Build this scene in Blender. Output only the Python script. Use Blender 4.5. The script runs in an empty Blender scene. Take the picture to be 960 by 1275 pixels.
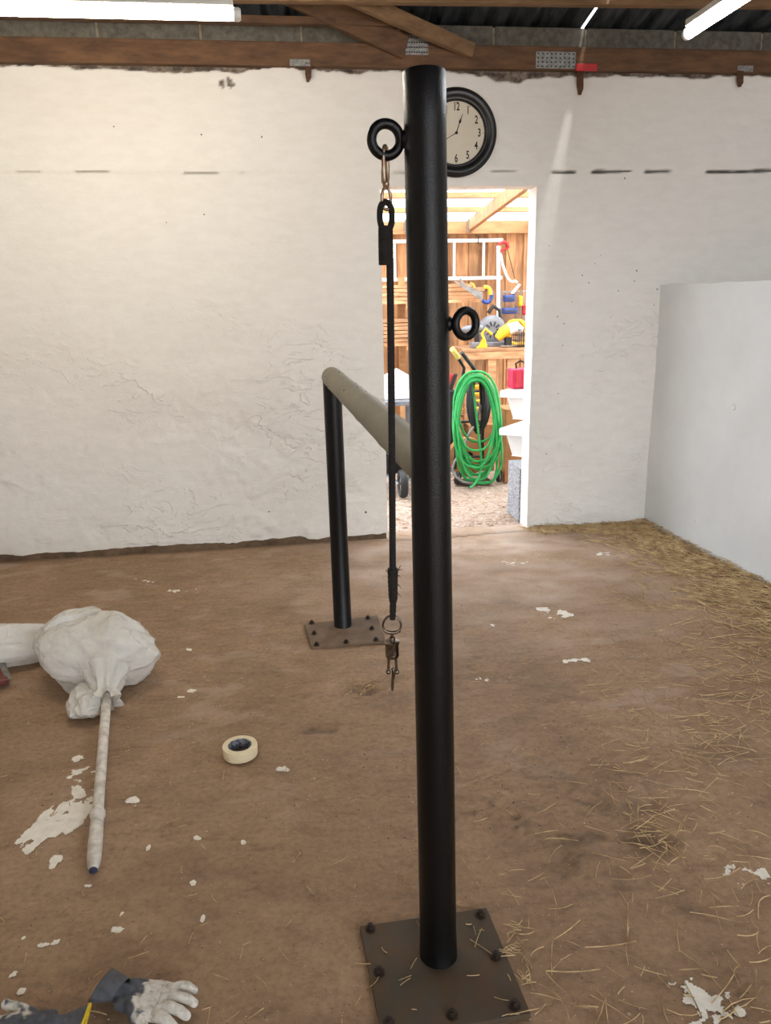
import bpy, bmesh, math, random
from math import sin, cos, pi, radians, tan, atan2, sqrt
from mathutils import Vector as V, Matrix, noise as NZ

# ------------------------------------------------------------------ camera, world, lights, exposure
S = bpy.context.scene
COL = S.collection
FPX, PITCH, ROLL, CAMH = 945.0, radians(15.66), -0.022, 1.5
CF = V((0, cos(PITCH), -sin(PITCH)))
_U0 = V((0, sin(PITCH), cos(PITCH)))
CR = V((1, 0, 0)) * cos(ROLL) + _U0 * sin(ROLL)
CU = V((-1, 0, 0)) * sin(ROLL) + _U0 * cos(ROLL)
CO = V((0, 0, CAMH))
cd = bpy.data.cameras.new('camera')
cam = bpy.data.objects.new('camera', cd)
COL.objects.link(cam)
m = Matrix((CR, CU, -CF)).transposed().to_4x4()
m.translation = CO
cam.matrix_world = m
cd.sensor_fit = 'VERTICAL'
cd.sensor_height = 24
cd.lens = 24 * FPX / 1275
cd.clip_start = 0.05
S.camera = cam

w = bpy.data.worlds.new('overcast_sky')
S.world = w
w.use_nodes = True
bg = w.node_tree.nodes['Background']
bg.inputs[0].default_value = (0.86, 0.93, 1.0, 1)
bg.inputs[1].default_value = 6.0

sd = bpy.data.lights.new('sun', 'SUN')
sd.energy = 4.0
sd.angle = radians(4.5)
sd.color = (1.0, 0.97, 0.92)
sun = bpy.data.objects.new('sun', sd)
COL.objects.link(sun)
_d = V((cos(radians(7.2)), sin(radians(7.2)), 0)) * -0.13 + V((-sin(radians(7.2)), cos(radians(7.2)), 0)) * 0.56 + V((0, 0, -0.82))
sun.rotation_euler = _d.to_track_quat('-Z', 'Y').to_euler()
sun.location = (0, -4, 8)

S.view_settings.view_transform = 'Standard'
S.view_settings.look = 'None'
S.view_settings.gamma = 1
S.view_settings.use_curve_mapping = False
S.view_settings.exposure = 0.27
TUBE_E = (70.0, 56.0)              # emission of the warm left and the cool right tube
TUBE_COL = ((1.0, 0.90, 0.74), (0.92, 0.96, 1.0))

random.seed(7)
RND = random.Random(11)

# ------------------------------------------------------------------ pixel -> place helpers
def ray(x, y):
    return CF * FPX + CR * (x - 480) - CU * (y - 637.5)
def fl(x, y, z=0.0):                       # point on a horizontal plane
    r = ray(x, y)
    return CO + r * ((z - CAMH) / r.z)
YAW = radians(7.2)
WU = V((cos(YAW), sin(YAW), 0))            # along the rear wall, to the right
WV = V((-sin(YAW), cos(YAW), 0))           # through the wall, outwards
WP = V((0, 4.755, 0))
def L(u, v, z=0.0):                        # wall frame -> world
    return WP + WU * u + WV * v + V((0, 0, z))
def at(x, y, v):                           # pixel -> point in the plane at wall depth v
    r = ray(x, y)
    return CO + r * ((WP + WV * v - CO).dot(WV) / r.dot(WV))
def uvz(p):
    d = p - WP
    return d.dot(WU), d.dot(WV), p.z
def aty(x, y, Y):
    r = ray(x, y)
    return CO + r * (Y / r.y)

def lin(c):
    return tuple(((v / 255) / 12.92 if v / 255 <= 0.04045 else ((v / 255 + 0.055) / 1.055) ** 2.4) for v in c) + (1,)

# ------------------------------------------------------------------ materials
def newmat(name):
    M = bpy.data.materials.new(name)
    M.use_nodes = True
    return M, M.node_tree, M.node_tree.nodes['Principled BSDF']
def nd(nt, typ, **kw):
    n = nt.nodes.new(typ)
    for k, v in kw.items():
        if k in n.inputs:
            n.inputs[k].default_value = v
        else:
            setattr(n, k, v)
    return n
def noise_node(nt, scale, detail=4, rough=0.55, coord=None, stretch=None):
    t = nd(nt, 'ShaderNodeTexNoise')
    t.inputs['Scale'].default_value = scale
    t.inputs['Detail'].default_value = detail
    t.inputs['Roughness'].default_value = rough
    if coord is not None:
        src = coord
        if stretch:
            mp = nd(nt, 'ShaderNodeMapping')
            mp.inputs['Scale'].default_value = stretch
            nt.links.new(src, mp.inputs['Vector'])
            src = mp.outputs[0]
        nt.links.new(src, t.inputs['Vector'])
    return t
def ramp(nt, fac, stops):
    r = nd(nt, 'ShaderNodeValToRGB')
    el = r.color_ramp.elements
    while len(el) < len(stops):
        el.new(0.5)
    for e, (p, c) in zip(el, stops):
        e.position = p
        e.color = c
    nt.links.new(fac, r.inputs[0])
    return r
def mixc(nt, fac, a, b, mode='MIX'):
    x = nd(nt, 'ShaderNodeMix', data_type='RGBA', blend_type=mode)
    for s, val in ((0, fac), (6, a), (7, b)):
        if hasattr(val, 'links') or hasattr(val, 'is_linked'):
            nt.links.new(val, x.inputs[s])
        else:
            x.inputs[s].default_value = val
    return x.outputs[2]
def bump(nt, h, strength, dist, chain=None):
    b = nd(nt, 'ShaderNodeBump')
    b.inputs['Strength'].default_value = strength
    b.inputs['Distance'].default_value = dist
    nt.links.new(h, b.inputs['Height'])
    if chain is not None:
        nt.links.new(chain, b.inputs['Normal'])
    return b.outputs[0]

def mat(name, c1, c2=None, rough=0.6, metal=0.0, scale=20, bstr=0.15, bdist=0.002, bscale=None,
        stretch=None, rand=0.0, lo=0.35, hi=0.65, spec=0.5, coat=0.0):
    """two-tone noise material with fine relief"""
    M, nt, b = newmat(name)
    tc = nd(nt, 'ShaderNodeTexCoord')
    co = tc.outputs['Object']
    if rand:
        oi = nd(nt, 'ShaderNodeObjectInfo')
        ad = nd(nt, 'ShaderNodeVectorMath', operation='ADD')
        mu = nd(nt, 'ShaderNodeVectorMath', operation='SCALE')
        cmb = nd(nt, 'ShaderNodeCombineXYZ')
        for i in range(3):
            nt.links.new(oi.outputs['Random'], cmb.inputs[i])
        nt.links.new(cmb.outputs[0], mu.inputs[0])
        mu.inputs['Scale'].default_value = 37.0
        nt.links.new(co, ad.inputs[0])
        nt.links.new(mu.outputs[0], ad.inputs[1])
        co = ad.outputs[0]
    n = noise_node(nt, scale, 5, 0.6, co, stretch)
    c2 = c2 or tuple(max(0, x * 0.8) for x in c1)
    r = ramp(nt, n.outputs['Fac'], [(lo, lin(c1)), (hi, lin(c2))])
    out = r.outputs[0]
    if rand:
        hs = nd(nt, 'ShaderNodeHueSaturation')
        mr = nd(nt, 'ShaderNodeMapRange')
        mr.inputs['To Min'].default_value = 1 - rand
        mr.inputs['To Max'].default_value = 1 + rand
        nt.links.new(oi.outputs['Random'], mr.inputs[0])
        nt.links.new(mr.outputs[0], hs.inputs['Value'])
        nt.links.new(out, hs.inputs['Color'])
        out = hs.outputs[0]
    nt.links.new(out, b.inputs['Base Color'])
    b.inputs['Roughness'].default_value = rough
    b.inputs['Metallic'].default_value = metal
    b.inputs['Specular IOR Level'].default_value = spec
    b.inputs['Coat Weight'].default_value = coat
    if bstr:
        n2 = noise_node(nt, bscale or scale * 4, 4, 0.6, co, stretch)
        nt.links.new(bump(nt, n2.outputs['Fac'], bstr, bdist), b.inputs['Normal'])
    return M

def glow(name, col, s):
    M, nt, b = newmat(name)
    b.inputs['Base Color'].default_value = (0.9, 0.9, 0.9, 1)
    b.inputs['Emission Color'].default_value = (*col, 1)
    b.inputs['Emission Strength'].default_value = s
    return M

def plaster_mat():
    M, nt, b = newmat('white_painted_plaster')
    g = nd(nt, 'ShaderNodeNewGeometry').outputs['Position']
    big = noise_node(nt, 1.1, 5, 0.55, g)
    fine = noise_node(nt, 9, 6, 0.62, g, (1, 1, 2.6))
    col = mixc(nt, big.outputs['Fac'], lin((237, 233, 226)), lin((230, 226, 219)))
    r = ramp(nt, fine.outputs['Fac'], [(0.36, (0.955, 0.95, 0.945, 1)), (0.62, (1, 1, 1, 1))])
    col = mixc(nt, 1.0, col, r.outputs[0], 'MULTIPLY')
    wear = nd(nt, 'ShaderNodeAttribute', attribute_name='wear')
    wn = noise_node(nt, 40, 4, 0.6, g)
    wc = ramp(nt, wn.outputs['Fac'], [(0.35, lin((86, 72, 60))), (0.65, lin((140, 128, 116)))])
    col = mixc(nt, wear.outputs['Fac'], col, wc.outputs[0])
    dirt = nd(nt, 'ShaderNodeAttribute', attribute_name='dirt')
    col = mixc(nt, dirt.outputs['Fac'], col, lin((38, 32, 29)))
    nt.links.new(col, b.inputs['Base Color'])
    b.inputs['Roughness'].default_value = 0.62
    b.inputs['Specular IOR Level'].default_value = 0.3
    h1 = noise_node(nt, 26, 6, 0.6, g, (1, 1, 2.0))
    h2 = noise_node(nt, 110, 3, 0.6, g, (1, 1, 2.5))
    n1 = bump(nt, h1.outputs['Fac'], 0.25, 0.006)
    low = nd(nt, 'ShaderNodeAttribute', attribute_name='low')
    for sc_, st_ in ((3.6, 0.8), (10.0, 0.4)):
        fk_ = noise_node(nt, sc_, 5, 0.58, g, (1, 1, 1.9))
        fk_.inputs['Distortion'].default_value = 0.6
        for lo_, hi_ in ((0.44, 0.455), (0.56, 0.58)):
            rp_ = ramp(nt, fk_.outputs['Fac'], [(lo_, (0, 0, 0, 1)), (hi_, (1, 1, 1, 1))])
            mu_ = nd(nt, 'ShaderNodeMath', operation='MULTIPLY')
            nt.links.new(rp_.outputs[0], mu_.inputs[0])
            nt.links.new(low.outputs['Fac'], mu_.inputs[1])
            n1 = bump(nt, mu_.outputs[0], st_, 0.006, n1)
    nt.links.new(bump(nt, h2.outputs['Fac'], 0.25, 0.003, n1), b.inputs['Normal'])
    return M

def floor_mat():
    M, nt, b = newmat('worn_brown_concrete')
    g = nd(nt, 'ShaderNodeNewGeometry').outputs['Position']
    a = noise_node(nt, 1.3, 8, 0.62, g)
    r = ramp(nt, a.outputs['Fac'], [(0.28, lin((140, 111, 83))), (0.50, lin((154, 124, 96))), (0.72, lin((168, 138, 111)))])
    f = noise_node(nt, 55, 5, 0.65, g)
    r2 = ramp(nt, f.outputs['Fac'], [(0.30, (0.78, 0.77, 0.75, 1)), (0.50, (1.0, 1.0, 1.0, 1)), (0.68, (1.14, 1.14, 1.14, 1))])
    col = mixc(nt, 1.0, r.outputs[0], r2.outputs[0], 'MULTIPLY')
    md = noise_node(nt, 7, 9, 0.72, g, (1, 2.2, 1))
    r3 = ramp(nt, md.outputs['Fac'], [(0.34, (0.74, 0.72, 0.70, 1)), (0.47, (0.97, 0.97, 0.97, 1)), (0.60, (1.04, 1.04, 1.04, 1)), (0.70, (1.28, 1.27, 1.25, 1))])
    col = mixc(nt, 1.0, col, r3.outputs[0], 'MULTIPLY')
    dust_doorlight = nd(nt, 'ShaderNodeAttribute', attribute_name='dust')
    col = mixc(nt, dust_doorlight.outputs['Fac'], col, lin((196, 174, 158)))  # pale tint: some dust, plus door daylight painted into the floor colour
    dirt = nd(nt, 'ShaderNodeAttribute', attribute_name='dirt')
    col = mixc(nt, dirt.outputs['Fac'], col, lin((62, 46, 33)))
    # scattered pale specks of dried paint
    v = nd(nt, 'ShaderNodeTexVoronoi')
    v.inputs['Scale'].default_value = 13
    nt.links.new(g, v.inputs['Vector'])
    sp = ramp(nt, v.outputs['Distance'], [(0.045, (1, 1, 1, 1)), (0.075, (0, 0, 0, 1))])
    nn = noise_node(nt, 3.1, 2, 0.5, g)
    spm = ramp(nt, nn.outputs['Fac'], [(0.50, (0, 0, 0, 1)), (0.60, (1, 1, 1, 1))])
    fac = mixc(nt, 1.0, sp.outputs[0], spm.outputs[0], 'MULTIPLY')
    col = mixc(nt, fac, col, lin((176, 160, 142)))
    nt.links.new(col, b.inputs['Base Color'])
    rr = ramp(nt, a.outputs['Fac'], [(0.3, (0.62, 0.62, 0.62, 1)), (0.7, (0.82, 0.82, 0.82, 1))])
    nt.links.new(rr.outputs[0], b.inputs['Roughness'])
    b.inputs['Specular IOR Level'].default_value = 0.35
    h1 = noise_node(nt, 14, 7, 0.62, g)
    h2 = noise_node(nt, 150, 3, 0.6, g)
    n1 = bump(nt, h1.outputs['Fac'], 0.45, 0.010)
    sc3 = noise_node(nt, 5, 6, 0.6, g, (1, 2.0, 1))
    rs3 = ramp(nt, sc3.outputs['Fac'], [(0.555, (0, 0, 0, 1)), (0.57, (1, 1, 1, 1))])
    n1 = bump(nt, rs3.outputs[0], 0.6, 0.004, n1)
    nt.links.new(bump(nt, h2.outputs['Fac'], 0.3, 0.002, n1), b.inputs['Normal'])
    return M

def bag_mat():
    M, nt, b = newmat('thin_white_polythene')
    tc = nd(nt, 'ShaderNodeTexCoord').outputs['Object']
    n = noise_node(nt, 7, 5, 0.6, tc)
    r = ramp(nt, n.outputs['Fac'], [(0.35, lin((240, 237, 230))), (0.65, lin((226, 221, 212)))])
    nt.links.new(r.outputs[0], b.inputs['Base Color'])
    b.inputs['Roughness'].default_value = 0.22
    b.inputs['Specular IOR Level'].default_value = 0.5
    wv = noise_node(nt, 16, 6, 0.55, tc, (1, 1, 1.7))
    wv.inputs['Distortion'].default_value = 1.5
    n1 = bump(nt, wv.outputs['Fac'], 0.5, 0.012)
    ds = noise_node(nt, 5, 3, 0.5, tc)
    ad = nd(nt, 'ShaderNodeVectorMath', operation='MULTIPLY_ADD')
    ad.inputs[1].default_value = (0.25, 0.25, 0.25)
    nt.links.new(ds.outputs['Color'], ad.inputs[0])
    nt.links.new(tc, ad.inputs[2])
    vo = nd(nt, 'ShaderNodeTexVoronoi', feature='DISTANCE_TO_EDGE')
    vo.inputs['Scale'].default_value = 9
    nt.links.new(ad.outputs[0], vo.inputs['Vector'])
    rg = ramp(nt, vo.outputs['Distance'], [(0.0, (1, 1, 1, 1)), (0.16, (0, 0, 0, 1))])
    nt.links.new(bump(nt, rg.outputs[0], 0.4, 0.008, n1), b.inputs['Normal'])
    tr = nd(nt, 'ShaderNodeBsdfTranslucent')
    nt.links.new(r.outputs[0], tr.inputs['Color'])
    mx = nd(nt, 'ShaderNodeMixShader')
    mx.inputs[0].default_value = 0.25
    out = nt.nodes['Material Output']
    nt.links.new(b.outputs[0], mx.inputs[1])
    nt.links.new(tr.outputs[0], mx.inputs[2])
    nt.links.new(mx.outputs[0], out.inputs[0])
    return M

def sheet_mat():
    M, nt, b = newmat('translucent_roof_sheet')
    tr = nd(nt, 'ShaderNodeBsdfTranslucent')
    tr.inputs['Color'].default_value = (0.93, 0.95, 0.95, 1)
    tp = nd(nt, 'ShaderNodeBsdfTransparent')
    tp.inputs['Color'].default_value = (0.95, 0.97, 1.0, 1)
    mx = nd(nt, 'ShaderNodeMixShader')
    n = noise_node(nt, 3, 3, 0.5, nd(nt, 'ShaderNodeTexCoord').outputs['Object'])
    r = ramp(nt, n.outputs['Fac'], [(0.3, (0.45, 0.45, 0.45, 1)), (0.7, (0.6, 0.6, 0.6, 1))])
    nt.links.new(r.outputs[0], mx.inputs[0])
    nt.links.new(tr.outputs[0], mx.inputs[1])
    nt.links.new(tp.outputs[0], mx.inputs[2])
    nt.links.new(mx.outputs[0], nt.nodes['Material Output'].inputs[0])
    return M

MT = {}
MT['plaster'] = plaster_mat()
MT['floor'] = floor_mat()
MT['bag'] = bag_mat()
MT['sheet'] = sheet_mat()
MT['partition'] = mat('smooth_white_partition_paint', (228, 230, 231), (219, 221, 222), 0.55, scale=2.2, bstr=0.25, bdist=0.004, bscale=34, spec=0.3)
MT['blackpaint'] = mat('black_hammered_paint', (7, 7, 8), (12, 11, 11), 0.34, scale=60, bstr=0.5, bdist=0.0016, bscale=300, spec=0.30)
MT['rail'] = mat('olive_plastic_sleeve', (122, 113, 88), (108, 100, 77), 0.5, scale=9, bstr=0.15, bdist=0.001, bscale=60)
MT['plate'] = mat('rusty_steel_plate', (76, 68, 57), (88, 66, 44), 0.72, 0.25, scale=14, bstr=0.35, bdist=0.002, bscale=70)
MT['dustyplate'] = mat('dusty_steel_plate', (124, 102, 82), (104, 84, 66), 0.8, 0.1, scale=14, bstr=0.35, bdist=0.002, bscale=70)
MT['bolt'] = mat('dark_bolt_steel', (46, 38, 32), (64, 46, 34), 0.6, 0.5, scale=90)
MT['chrome'] = mat('worn_nickel', (150, 136, 122), (84, 72, 62), 0.25, 0.95, scale=60, bstr=0.2, bdist=0.0006)
MT['rustchrome'] = mat('rusty_nickel', (176, 160, 140), (128, 84, 46), 0.36, 0.85, scale=55, bstr=0.2, bdist=0.0006)
MT['rope'] = mat('black_bungee_braid', (20, 17, 18), (30, 26, 26), 0.85, scale=220, bstr=0.6, bdist=0.001, bscale=500)
MT['wrap'] = mat('frayed_black_binding', (36, 30, 24), (18, 15, 13), 0.9, scale=90, bstr=0.7, bdist=0.0015, bscale=300, stretch=(1, 1, 4))
MT['clockrim'] = mat('black_clock_rim', (14, 13, 13), (24, 21, 20), 0.36, scale=16, bstr=0.05)
MT['clockface'] = mat('cream_clock_face', (212, 203, 184), (205, 195, 174), 0.6, scale=6, bstr=0.0)
MT['ink'] = mat('black_print', (22, 20, 18), (30, 27, 24), 0.7, scale=40, bstr=0)
MT['greyink'] = mat('grey_print', (84, 78, 70), (96, 90, 80), 0.7, scale=40, bstr=0)
MT['timber'] = mat('old_brown_timber', (108, 78, 52), (76, 53, 35), 0.8, scale=5, bstr=0.5, bdist=0.004, bscale=24, stretch=(1, 5, 5), rand=0.12)
MT['timberlight'] = mat('pale_dusty_timber', (134, 104, 72), (108, 80, 54), 0.8, scale=5, bstr=0.4, bdist=0.003, bscale=24, stretch=(1, 5, 5), rand=0.1)
MT['block'] = mat('grey_concrete_block', (112, 108, 98), (84, 80, 72), 0.9, scale=26, bstr=0.8, bdist=0.006, bscale=60, rand=0.06)
MT['mortar'] = mat('pale_mortar', (150, 140, 122), (122, 112, 96), 0.9, scale=40, bstr=0.5)
MT['roof'] = mat('stained_steel_roof_sheet', (74, 80, 84), (34, 37, 41), 0.55, 0.3, scale=9, bstr=0.2, stretch=(3, 0.6, 1), rand=0.2)
MT['galv'] = mat('galvanised_plate', (158, 158, 154), (120, 120, 118), 0.5, 0.6, scale=60, bstr=0.1)
MT['rust'] = mat('rusty_bracket_steel', (104, 72, 50), (70, 46, 32), 0.85, 0.2, scale=50, bstr=0.5)
MT['redplastic'] = mat('red_plastic', (190, 36, 40), (170, 28, 34), 0.45, scale=8, bstr=0.05)
MT['crimson'] = mat('crimson_plastic', (196, 26, 72), (176, 20, 60), 0.45, scale=8, bstr=0.05)
MT['whitemetal'] = mat('white_batten_body', (226, 224, 218), (214, 210, 202), 0.4, scale=8, bstr=0.02)
MT['tube'] = glow('warm_tube_diffuser', TUBE_COL[0], TUBE_E[0])
MT['tubecool'] = glow('cool_tube_diffuser', TUBE_COL[1], TUBE_E[1])
MT['tape'] = mat('cream_masking_tape', (232, 216, 180), (222, 205, 168), 0.6, scale=40, bstr=0.2, bdist=0.0006, bscale=300, stretch=(1, 1, 6))
MT['tapecore'] = mat('printed_blue_grey_core', (62, 68, 84), (150, 150, 156), 0.6, scale=120, bstr=0, lo=0.42, hi=0.58)
MT['paintedpole'] = mat('paint_spattered_pole', (222, 214, 202), (168, 158, 146), 0.5, scale=26, bstr=0.3, bdist=0.001, lo=0.4, hi=0.72)
MT['bluecap'] = mat('dark_blue_plastic', (32, 40, 62), (60, 66, 84), 0.5, scale=60, bstr=0.1)
MT['paint'] = mat('dried_white_paint', (240, 232, 219), (224, 215, 200), 0.6, scale=30, bstr=0.4, bdist=0.001, bscale=160)
MT['cuff'] = mat('charcoal_glove_knit', (92, 92, 96), (70, 70, 74), 0.85, scale=40, bstr=0.5, bdist=0.001, bscale=420)
MT['yellowtrim'] = mat('yellow_hem_tape', (226, 194, 40), (208, 172, 26), 0.7, scale=60, bstr=0.3)
MT['straw'] = mat('dry_straw', (208, 180, 132), (140, 108, 70), 0.8, scale=22, bstr=0.1)
MT['grit_dark'] = mat('dark_soil_crumbs', (92, 70, 50), (62, 46, 33), 0.95, scale=30, bstr=0.2)
MT['grit_pale'] = mat('pale_plaster_crumbs', (214, 198, 176), (178, 156, 130), 0.9, scale=30, bstr=0.2)
MT['plank'] = mat('yard_plank_timber', (182, 134, 90), (134, 92, 58), 0.75, scale=3.5, bstr=0.3, bdist=0.002, bscale=18, stretch=(7, 7, 0.8), rand=0.24)
MT['newtimber'] = mat('new_pine_timber', (182, 136, 92), (156, 112, 72), 0.7, scale=4, bstr=0.2, bdist=0.002, bscale=18, stretch=(1, 5, 5), rand=0.1)
MT['board'] = mat('stacked_board_timber', (196, 148, 106), (150, 104, 68), 0.75, scale=5, bstr=0.2, stretch=(1, 6, 6), rand=0.2)
MT['alu'] = mat('ladder_aluminium', (226, 222, 214), (206, 202, 194), 0.42, 0.35, scale=12, bstr=0.05)
MT['whiteplastic'] = mat('white_plastic', (236, 236, 236), (226, 226, 226), 0.42, scale=8, bstr=0.03)
MT['blueplastic'] = mat('blue_plastic', (34, 62, 128), (28, 50, 108), 0.45, scale=8, bstr=0.05)
MT['yellowplastic'] = mat('yellow_plastic', (240, 184, 36), (226, 164, 26), 0.45, scale=8, bstr=0.05)
MT['paleyellow'] = mat('pale_yellow_rubber', (226, 204, 112), (206, 184, 92), 0.6, scale=20, bstr=0.1)
MT['greyplastic'] = mat('grey_machine_plastic', (120, 120, 124), (98, 98, 102), 0.5, scale=12, bstr=0.1)
MT['blackrubber'] = mat('black_rubber', (20, 20, 21), (30, 30, 31), 0.6, scale=20, bstr=0.1)
MT['greenhose'] = mat('green_garden_hose', (42, 168, 84), (30, 146, 70), 0.38, scale=14, bstr=0.05)
MT['greyhose'] = mat('grey_cable', (150, 146, 142), (128, 124, 120), 0.5, scale=14, bstr=0.05)
MT['card'] = mat('brown_cardboard', (168, 118, 72), (140, 96, 56), 0.85, scale=8, bstr=0.2)
MT['yard'] = mat('woodchip_ground', (192, 170, 154), (146, 120, 102), 0.9, scale=46, bstr=0.8, bdist=0.012, bscale=60, lo=0.3, hi=0.7)
MT['chips'] = mat('pale_wood_chips', (222, 202, 180), (160, 126, 98), 0.85, scale=6, bstr=0.1)
MT['yardblock'] = mat('grey_aggregate_block', (168, 168, 172), (120, 120, 126), 0.95, scale=75, bstr=0.9, bdist=0.006, bscale=90, lo=0.44, hi=0.56)
MT['steelblade'] = mat('dull_steel', (150, 148, 146), (120, 116, 112), 0.4, 0.7, scale=24, bstr=0.1)
MT['redwood'] = mat('red_brown_handle_wood', (124, 58, 40), (96, 42, 30), 0.5, scale=12, bstr=0.1, stretch=(1, 4, 4))

def dipped_glove_mat():
    M, nt, b = newmat('paint_coated_glove')
    at_ = nd(nt, 'ShaderNodeAttribute', attribute_name='paint')
    tc = nd(nt, 'ShaderNodeTexCoord').outputs['Object']
    n = noise_node(nt, 60, 5, 0.65, tc)
    pc = ramp(nt, n.outputs['Fac'], [(0.28, lin((150, 138, 122))), (0.5, lin((206, 198, 186))), (0.7, lin((220, 214, 204)))])
    n2 = noise_node(nt, 40, 4, 0.6, tc)
    gc = ramp(nt, n2.outputs['Fac'], [(0.35, lin((62, 64, 72))), (0.65, lin((86, 88, 96)))])
    nt.links.new(mixc(nt, at_.outputs['Fac'], gc.outputs[0], pc.outputs[0]), b.inputs['Base Color'])
    b.inputs['Roughness'].default_value = 0.75
    h = noise_node(nt, 130, 5, 0.65, tc)
    nt.links.new(bump(nt, h.outputs['Fac'], 0.5, 0.002), b.inputs['Normal'])
    return M
MT['dipped'] = dipped_glove_mat()

# ------------------------------------------------------------------ mesh building
WLD = {}
class MB:
    def __init__(s):
        s.v, s.f = [], []
    def add(s, vs, fs):
        k = len(s.v)
        s.v += [V(p) for p in vs]
        s.f += [tuple(i + k for i in f) for f in fs]
        return s
    def box(s, c, size, rot=None):
        """c centre, size full extents, rot a 3x3 whose columns are the axes"""
        c = V(c)
        hx, hy, hz = (q / 2 for q in size)
        vs = []
        for x, y, z in ((-1, -1, -1), (1, -1, -1), (1, 1, -1), (-1, 1, -1), (-1, -1, 1), (1, -1, 1), (1, 1, 1), (-1, 1, 1)):
            p = V((x * hx, y * hy, z * hz))
            vs.append(c + (rot @ p if rot else p))
        return s.add(vs, [(3, 2, 1, 0), (4, 5, 6, 7), (0, 1, 5, 4), (1, 2, 6, 5), (2, 3, 7, 6), (3, 0, 4, 7)])
    def bar(s, p, q, w, h, up=(0, 0, 1)):
        p, q = V(p), V(q)
        a = (q - p).normalized()
        b = V(up).cross(a)
        if b.length < 1e-4:
            b = V((1, 0, 0)).cross(a)
        b.normalize()
        c = a.cross(b)
        return s.box((p + q) / 2, ((q - p).length, w, h), Matrix((a, b, c)).transposed())
    def tube(s, path, r, seg=12, closed=False, caps=True, flat=1.0):
        path = [V(p) for p in path]
        n = len(path)
        rs = r if isinstance(r, (list, tuple)) else [r] * n
        def tang(i):
            a = path[(i - 1) % n] if (closed or i > 0) else path[i]
            b = path[(i + 1) % n] if (closed or i < n - 1) else path[i]
            return (b - a).normalized()
        t = tang(0)
        up = V((0, 0, 1)) if abs(t.z) < 0.9 else V((1, 0, 0))
        x = up.cross(t).normalized()
        vs, fs = [], []
        for i in range(n):
            t = tang(i)
            x = (x - t * x.dot(t))
            x.normalize()
            y = t.cross(x)
            for k in range(seg):
                a = 2 * pi * k / seg
                vs.append(path[i] + x * (cos(a) * rs[i]) + y * (sin(a) * rs[i] * flat))
        for i in range(n if closed else n - 1):
            j = (i + 1) % n
            for k in range(seg):
                l = (k + 1) % seg
                fs.append((i * seg + k, i * seg + l, j * seg + l, j * seg + k))
        if caps and not closed:
            fs.append(tuple(range(seg - 1, -1, -1)))
            fs.append(tuple((n - 1) * seg + k for k in range(seg)))
        return s.add(vs, fs)
    def cyl(s, p, q, r0, r1=None, seg=16):
        return s.tube([p, q], [r0, r0 if r1 is None else r1], seg)
    def lathe(s, o, axis, prof, seg=32, sx=None, closed=False):
        """prof: list of (radius, height along axis)"""
        o, a = V(o), V(axis).normalized()
        x = V(sx) if sx else (V((0, 0, 1)) if abs(a.z) < 0.9 else V((1, 0, 0)))
        x = (x - a * x.dot(a)).normalized()
        y = a.cross(x)
        vs, fs = [], []
        for r, h in prof:
            for k in range(seg):
                t = 2 * pi * k / seg
                vs.append(o + a * h + x * (cos(t) * r) + y * (sin(t) * r))
        n = len(prof)
        for i in range(n if closed else n - 1):
            j = (i + 1) % n
            for k in range(seg):
                l = (k + 1) % seg
                fs.append((i * seg + k, i * seg + l, j * seg + l, j * seg + k))
        if not closed:
            if prof[0][0] > 1e-6:
                fs.append(tuple(range(seg - 1, -1, -1)))
            if prof[-1][0] > 1e-6:
                fs.append(tuple((n - 1) * seg + k for k in range(seg)))
        return s.add(vs, fs)
    def torus(s, c, axis, R, r, seg=32, rseg=12):
        return s.lathe(c, axis, [(R + r * cos(2 * pi * k / rseg), r * sin(2 * pi * k / rseg)) for k in range(rseg)], seg, closed=True)
    def ball(s, c, r, seg=12, rings=8, scale=(1, 1, 1)):
        vs, fs = [], []
        c = V(c)
        for i in range(rings + 1):
            ph = pi * i / rings
            for k in range(seg):
                a = 2 * pi * k / seg
                vs.append(c + V((sin(ph) * cos(a) * r * scale[0], sin(ph) * sin(a) * r * scale[1], cos(ph) * r * scale[2])))
        for i in range(rings):
            for k in range(seg):
                l = (k + 1) % seg
                fs.append((i * seg + k, (i + 1) * seg + k, (i + 1) * seg + l, i * seg + l))
        return s.add(vs, fs)
    def prism(s, pts, d):
        """extrude a planar polygon by the vector d"""
        n = len(pts)
        d = V(d)
        vs = [V(p) for p in pts] + [V(p) + d for p in pts]
        fs = [tuple(range(n - 1, -1, -1)), tuple(range(n, 2 * n))]
        fs += [(i, (i + 1) % n, (i + 1) % n + n, i + n) for i in range(n)]
        return s.add(vs, fs)
    def build(s, name, material, parent=None, smooth=None, bevel=0.0, origin=None, fix=True):
        xs = [p.x for p in s.v]; ys = [p.y for p in s.v]; zs = [p.z for p in s.v]
        o0 = V(origin) if origin is not None else V(((min(xs) + max(xs)) / 2, (min(ys) + max(ys)) / 2, min(zs)))
        me = bpy.data.meshes.new(name)
        me.from_pydata([p - o0 for p in s.v], [], s.f)
        if fix or bevel:
            bm = bmesh.new()
            bm.from_mesh(me)
            bmesh.ops.remove_doubles(bm, verts=bm.verts, dist=1e-6)
            if bevel:
                es = [e for e in bm.edges if len(e.link_faces) == 2 and e.calc_face_angle(0) > 0.5]
                bmesh.ops.bevel(bm, geom=es, offset=bevel, segments=2, profile=0.5, affect='EDGES')
            bmesh.ops.recalc_face_normals(bm, faces=bm.faces)
            bm.to_mesh(me)
            bm.free()
        return link(name, me, material, parent, o0, smooth)
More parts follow.
